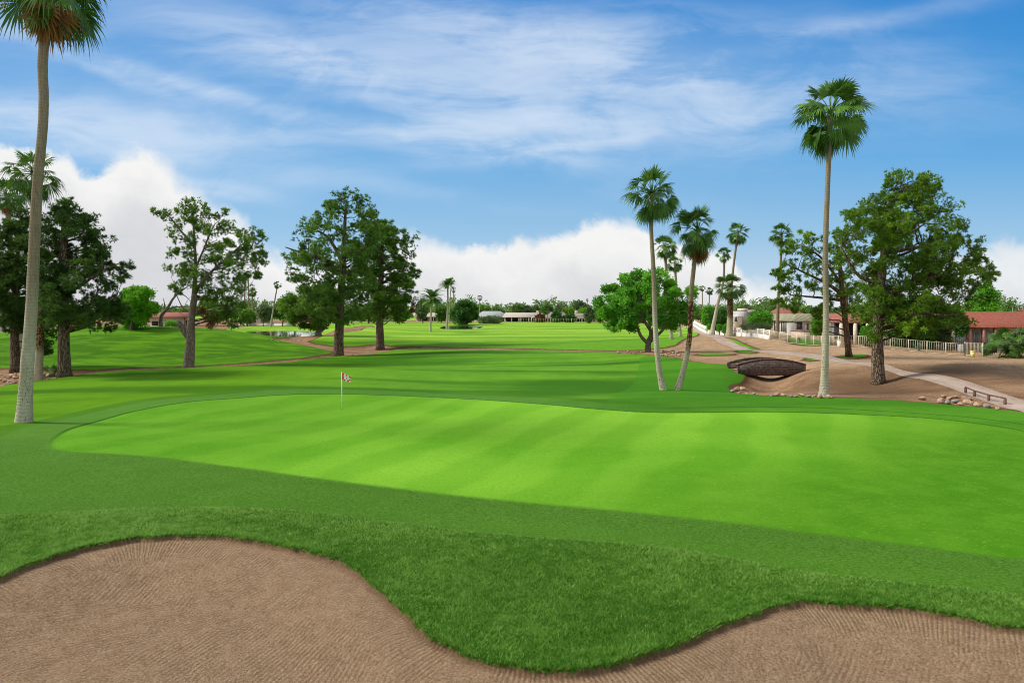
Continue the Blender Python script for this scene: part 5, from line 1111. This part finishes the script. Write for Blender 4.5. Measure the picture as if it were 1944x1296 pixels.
# ---------------------------------------------------------------- flag
fu, fy = 649, 38.9; fg = ground_at(fu, fy); fl = emp('golf_flag', fg, 'thin white flagstick with red and white checked flag on the green', 'golf flag')
m = MB(); m.tube([(0, 0, -.1), (0, 0, 2.13)], .020, 8); m.build('pole', 'white_paint', fl, True)
m = MB(); m.tube([(0, 0, .004), (0, 0, .012)], .06, 16); m.build('hole_cup', 'dark_shade', fl)
nx, ny = 30, 24; me = bpy.data.meshes.new('flag'); vs = []
for i in range(nx + 1):
    for j in range(ny + 1):
        a, b = i / nx, j / ny; top = 2.12 - .30 * a ** 1.1 - .02 * math.sin(a * 6); hgt = .43 * (1 - .30 * a)
        vs.append((.018 + .50 * a - .02 * a * b, .05 * math.sin(a * 7 + b * 1.5) * a, top - hgt * b))
fs = [(i * (ny + 1) + j, (i + 1) * (ny + 1) + j, (i + 1) * (ny + 1) + j + 1, i * (ny + 1) + j + 1) for i in range(nx) for j in range(ny)]
me.from_pydata(vs, [], fs)
for q in ('white_cloth', 'red_cloth', 'black_paint'): me.materials.append(MATS[q])
for p_, f_ in enumerate(me.polygons):
    i, j = divmod(p_, ny); a, b = (i + .5) / nx, (j + .5) / ny; ci, cj = int(a * 4.999), int(b * 3.999)
    mi_ = 1 if (ci + cj) % 2 == 0 else 0
    if ci in (1, 2, 3) and cj in (1, 2) and not (ci == 1 and cj == 2): mi_ = 0
    if a < .16: mi_ = 1
    dx_, dy_ = (a - .52) / .06, (b - .45) / .07
    if dx_ * dx_ + dy_ * dy_ < 1 and not (dx_ < -.1 and dy_ > .25) or (abs(a - .53) < .025 and .5 < b < .66): mi_ = 2
    f_.material_index = mi_; f_.use_smooth = True
o = bpy.data.objects.new('flag', me); COL.objects.link(o); o.parent = fl

# ---------------------------------------------------------------- rocks
ROCKM = []
for q in range(7):
    g = np.random.default_rng(300 + q); b_ = bpy.data.meshes.new('rock')
    import bmesh
    bm_ = bmesh.new(); bmesh.ops.create_icosphere(bm_, subdivisions=3, radius=.5); sc3 = g.uniform(.75, 1.2, 3) * (1, .85, .62); pl = [(rv_ / np.linalg.norm(rv_), g.uniform(.30, .46)) for rv_ in g.standard_normal((9, 3))]
    for v in bm_.verts:
        p = np.array(v.co)
        for n_v, dd in pl:
            t_ = p @ n_v - dd
            if t_ > 0: p = p - n_v * t_ * .9
        p *= sc3 * (1 + .03 * g.standard_normal()); v.co = p
    bm_.to_mesh(b_); bm_.free(); b_.materials.append(MATS[['rock_tan', 'rock_pink', 'rock_tan', 'rock_grey', 'rock_pink', 'rock_tan', 'rock_grey'][q]])
    for p in b_.polygons: p.use_smooth = False
    ROCKM.append(b_)
def rock(u, v, wpx, label, group, seed, lift=0.0, auto=False):
    if auto: label = ('tiny' if wpx < auto[0] else 'larger' if wpx > auto[1] else 'middling') + ' ' + ['tan', 'pink', 'sandy', 'grey', 'pinkish', 'buff', 'dark grey'][seed % 7] + ' ' + label
    x, y = hit(u, v); s = y / F * wpx * 1.15; g = np.random.default_rng(seed)
    o = bpy.data.objects.new('rock', ROCKM[seed % 7]); COL.objects.link(o); o.location = (x, y, float(zfull(x, y)[0]) + s * .22 + lift); o.scale = (s, s * g.uniform(.8, 1.1), s * g.uniform(.8, 1.15)); o.rotation_euler = (g.uniform(-.3, .3), g.uniform(-.3, .3), g.random() * 6.28)
    tag(o, label, 'rock', group)
g = np.random.default_rng(5); sid = 0
big = [(1751,756,12,'flat pale rock lying alone left of the rock pile'),(1787,762,15,'round pink rock at the left end of the pile by the rail'),(1792,752,10,'small brown rock topmost at the left of the pile by the rail'),(1800,764,13,'tan boulder low in the left of the pile by the rail'),(1806,757,14,'broad tan boulder in the middle of the pile by the rail'),
 (1814,752,8,'small rock resting on top of the pile middle'),(1813,762,14,'wide brown boulder below the top of the pile'),(1824,766,10,'flat pale rock at the front of the pile'),(1831,757,13,'rounded yellow grey rock on the right part of the pile'),(1836,763,13,'large grey tan rock on the pile right part'),(1840,757,9,'small round rock at the pile top right'),
 (1845,765,10,'low rock just right of the large grey tan rock'),(1856,768,12,'flat sandy rock between pile and rail end'),(1873,771,14,'pale wedge rock near the last rail post'),(1893,776,8,'small rock at the foot of the last rail post')]
for (u, v, w_, lab) in big: rock(u, v + 2, w_ * 1.05, lab, 'rock pile by the path rail', sid, .02); sid += 1
for (u, v, w_, lab) in [(1399,741,14,'jagged pinkish rock pile stone at the green corner below the bridge'),(1410,739,11,'second jagged stone beside the green corner'),(1391,744,9,'flat stone tucked against the green corner'),(1404,746,8,'low stone under the jagged pair'),(1418,748,6,'small upright sliver stone'),(1431,748,9,'yellowish upright stone alone'),(1437,751,5,'pebble beside the yellowish upright stone'),
 (1475,752,14,'long flat pinkish stone at grass edge'),(1488,751,10,'rounded stone right of the long flat one'),(1502,754,7,'small pale stone in the grass edge row'),(1511,754,8,'brown stone mid row at the grass edge'),(1522,753,12,'pointed brown stone near the tallest palm'),(1536,755,10,'stone just left of the tallest palm foot'),(1546,754,8,'stone touching the left foot of the tallest palm'),(1558,756,12,'orange tan stone in front of the tallest palm foot'),(1574,756,12,'pink stone right of the tallest palm foot'),(1465,753,8,'small stone at the left of the long flat stone')]:
    rock(u, v, w_, lab, 'stones along the far edge of the green', sid); sid += 1
for q in range(26): rock(g.uniform(1246, 1292), g.uniform(666, 676), g.uniform(3.5, 7), 'stone in the pile right of the leafy tree trunk', 'stones by the leafy tree', sid, auto=(4.6, 5.9)); sid += 1
for q in range(12): rock(g.uniform(1170, 1226), g.uniform(667, 671), g.uniform(3, 6.5), 'stone in the ditch left of the leafy tree trunk', 'stones in the ditch', sid, auto=(4.1, 5.4)); sid += 1
for q in range(22): rock(g.uniform(2, 34), g.uniform(705, 727), g.uniform(4, 10), 'rock in the dirt at the left edge behind the tall palm', 'rocks at the left edge', sid, auto=(6, 8)); sid += 1
rock(24, 722, 16, 'largest reddish boulder in the dirt at the left edge', 'rocks at the left edge', sid); sid += 1
for q in range(18): rock(g.uniform(76, 98), g.uniform(704, 716), g.uniform(3, 6), 'rock around the small fan palm bush', 'rocks by the palm bush', sid, auto=(4, 5)); sid += 1
for q in range(24): rock(g.uniform(505, 575), g.uniform(641, 652) , g.uniform(1.5, 4), 'stone on the near bank of the pond', 'stones on the pond bank', sid, auto=(2.3, 3.2)); sid += 1
for q in range(10): rock(g.uniform(650, 682), g.uniform(668, 673), g.uniform(2, 4), 'stone in the ditch behind the big pine', 'stones in the pine ditch', sid, auto=(2.7, 3.4)); sid += 1

# ---------------------------------------------------------------- small yard things
gb = ground_at(1847, 67.4); b = emp('waste_bin', gb, 'yellow tapered bin standing in front of the picket gate', 'bin')
m = MB(); m.tube([(0, 0, 0), (0, 0, .58)], (.17, .22), 16); m.build('bin_body', 'yellow_plastic', b, True); m = MB(); m.tube([(0, 0, .581), (0, 0, .64)], (.25, .24), 16); m.build('rim', 'yellow_plastic', b)
gb = ground_at(1825, 73.5); b = emp('urn', gb, 'grey round urn on the patio of the right red house', 'urn')
m = MB(); m.tube([(0, 0, 0), (0, 0, .15), (0, 0, .5), (0, 0, .8), (0, 0, .9)], (.2, .28, .36, .26, .3), 16); m.build('urn_body', 'grey_plastic', b, True)
def patio_chair(u, Y, rz, lab):
    b = emp('patio_chair', ground_at(u, Y), lab, 'chair', 'patio chairs', rz)
    m = MB(); m.box(-.25, .25, -.25, .25, .40, .45); m.build('seat', 'dark_metal', b); m = MB(); m.box(-.25, .25, .22, .26, .451, .95); m.build('backrest', 'dark_metal', b)
    for sx_ in (-.22, .22):
        for sy_ in (-.2, .2): m = MB(); m.box(sx_ - .02, sx_ + .02, sy_ - .02, sy_ + .02, -.05, .399); m.build('leg', 'dark_metal', b)
patio_chair(1796, 74.5, .6, 'dark metal patio chair left of the patio table'); patio_chair(1812, 75, -2.4, 'dark metal patio chair right of the patio table')
b = emp('patio_table', ground_at(1804, 75), 'dark round patio table behind the beige fence', 'table'); m = MB(); m.tube([(0, 0, .70), (0, 0, .74)], .55, 20); m.build('tabletop', 'dark_metal', b)
m = MB(); m.tube([(0, 0, -.1), (0, 0, .699)], .05, 8); m.build('leg', 'dark_metal', b)
agave('grey spiky plant on the lawn behind the beige fence', 1586, 79, 8, 8); agave('grey spiky plant by the low brown garden wall', 1517, 86, 7, 9)
b = emp('garden_arch', ground_at(1012, 256), 'small white arched trellis before the far tan house', 'trellis'); m = MB(); a_ = np.linspace(0, math.pi, 9); m.tube([(-.6, 0, -.1)] + [(-.6 * math.cos(q), 0, 1.3 + .6 * math.sin(q)) for q in a_] + [(.6, 0, -.1)], .16, 6); m.build('arch_frame', 'white_paint', b)
shrub('small red flowering bush beside the white arched trellis', 1018, 256, [(605.5,1015,1021),(608.5,1014,1022)], 'rust_leaf', 8, 2.2, .4, 50)

# ---------------------------------------------------------------- far wood behind the houses (one continuous mass)
def far_wood():
    mb = MB(); g = np.random.default_rng(9); C_ = []; R_ = []; T_ = []
    for u in np.arange(-900, 2900, 4.2):
        Y = g.uniform(380, 520); hgt = g.uniform(3.5, 9.5) * (1 + .35 * math.sin(u * .031) + .25 * math.sin(u * .013 + 2)); z0 = 2.0
        tt = g.normal(.45, .2)
        for q in range(3): C_.append((X(u, Y) + g.normal(0, 1.2), Y + g.normal(0, 3), z0 + hgt * (q + .5) / 3.2)); R_.append((2.2, 2.2, hgt * .2)); T_.append(tt)
    tufts(mb, np.array(C_), np.array(R_), 40, 2, 1.5, .42, np.array(T_) + .12, .1, True); o = mb.build('far_wood', 'far_leaf', None); tag(o, 'continuous belt of distant trees beyond the houses', 'trees', kind='stuff')
far_wood()

# ---------------------------------------------------------------- grass blades of the near rough and the bunker lip
def near_grass():
    g = np.random.default_rng(12); mb = MB()
    def field(n, y0, y1, wgt):
        y = y0 + (y1 - y0) * g.random(n) ** wgt; x = (g.random(n) * 1.66 - .83) * y; return x, y
    x, y = field(1150000, 8.3, 23.0, 1.25)
    r = sdist(ROUGH, x, y, 3.); bb = sdist(BUNK, x, y, 3.) + .20 * (vnoise(x, y, 1.5, 1.5, 31, 2) - .5) + .10 * (vnoise(x, y, 6., 6., 32, 2) - .5)
    edge = -bb
    keep = (r > -.02) & (bb < .015) & (g.random(len(x)) < np.where(edge < .35, 1., np.clip(1.15 - (y - 11) * .075, .25, 1)))
    x, y, edge = x[keep], y[keep], edge[keep]; f = fields(x, y); z = zfull(x, y, f); n = len(x)
    cl = vnoise(x, y, 4.5, 4.5, 14, 3); hgt = np.where(edge < .12, .070, .048) * g.uniform(.5, 1.35, n) * (.45 + 1.25 * cl) * (1 + .8 * (vnoise(x, y, .8, .8, 4, 3) - .5))
    w = .0065 * (.7 + y / 16); a = g.random(n) * 6.283; hgt = hgt * .82; ln = g.uniform(.4, 1.7, n) * hgt; la = g.random(n) * 6.283
    bx_, by_ = np.cos(a) * w, np.sin(a) * w
    V = np.stack([np.stack([x - bx_, y - by_, z - .004], 1), np.stack([x + bx_, y + by_, z - .004], 1), np.stack([x + np.cos(la) * ln, y + np.sin(la) * ln, z + hgt], 1)], 1).reshape(-1, 3)
    tn = np.clip(-.12 + .70 * vnoise(x, y, .45, .45, 6, 4) + .55 * cl + g.normal(0, .30, n) + .25 * ss(f['sdr'], 1.2, 0) + .2 * ss(-x, 1, 8), 0, 1)
    mb.add(V, np.arange(3 * n).reshape(-1, 3), np.repeat(tn, 3)); o = mb.build('grass', 'grass_blade', None); tag(o, 'coarse rough grass blades around the sand bunker', 'grass', kind='stuff')
near_grass()
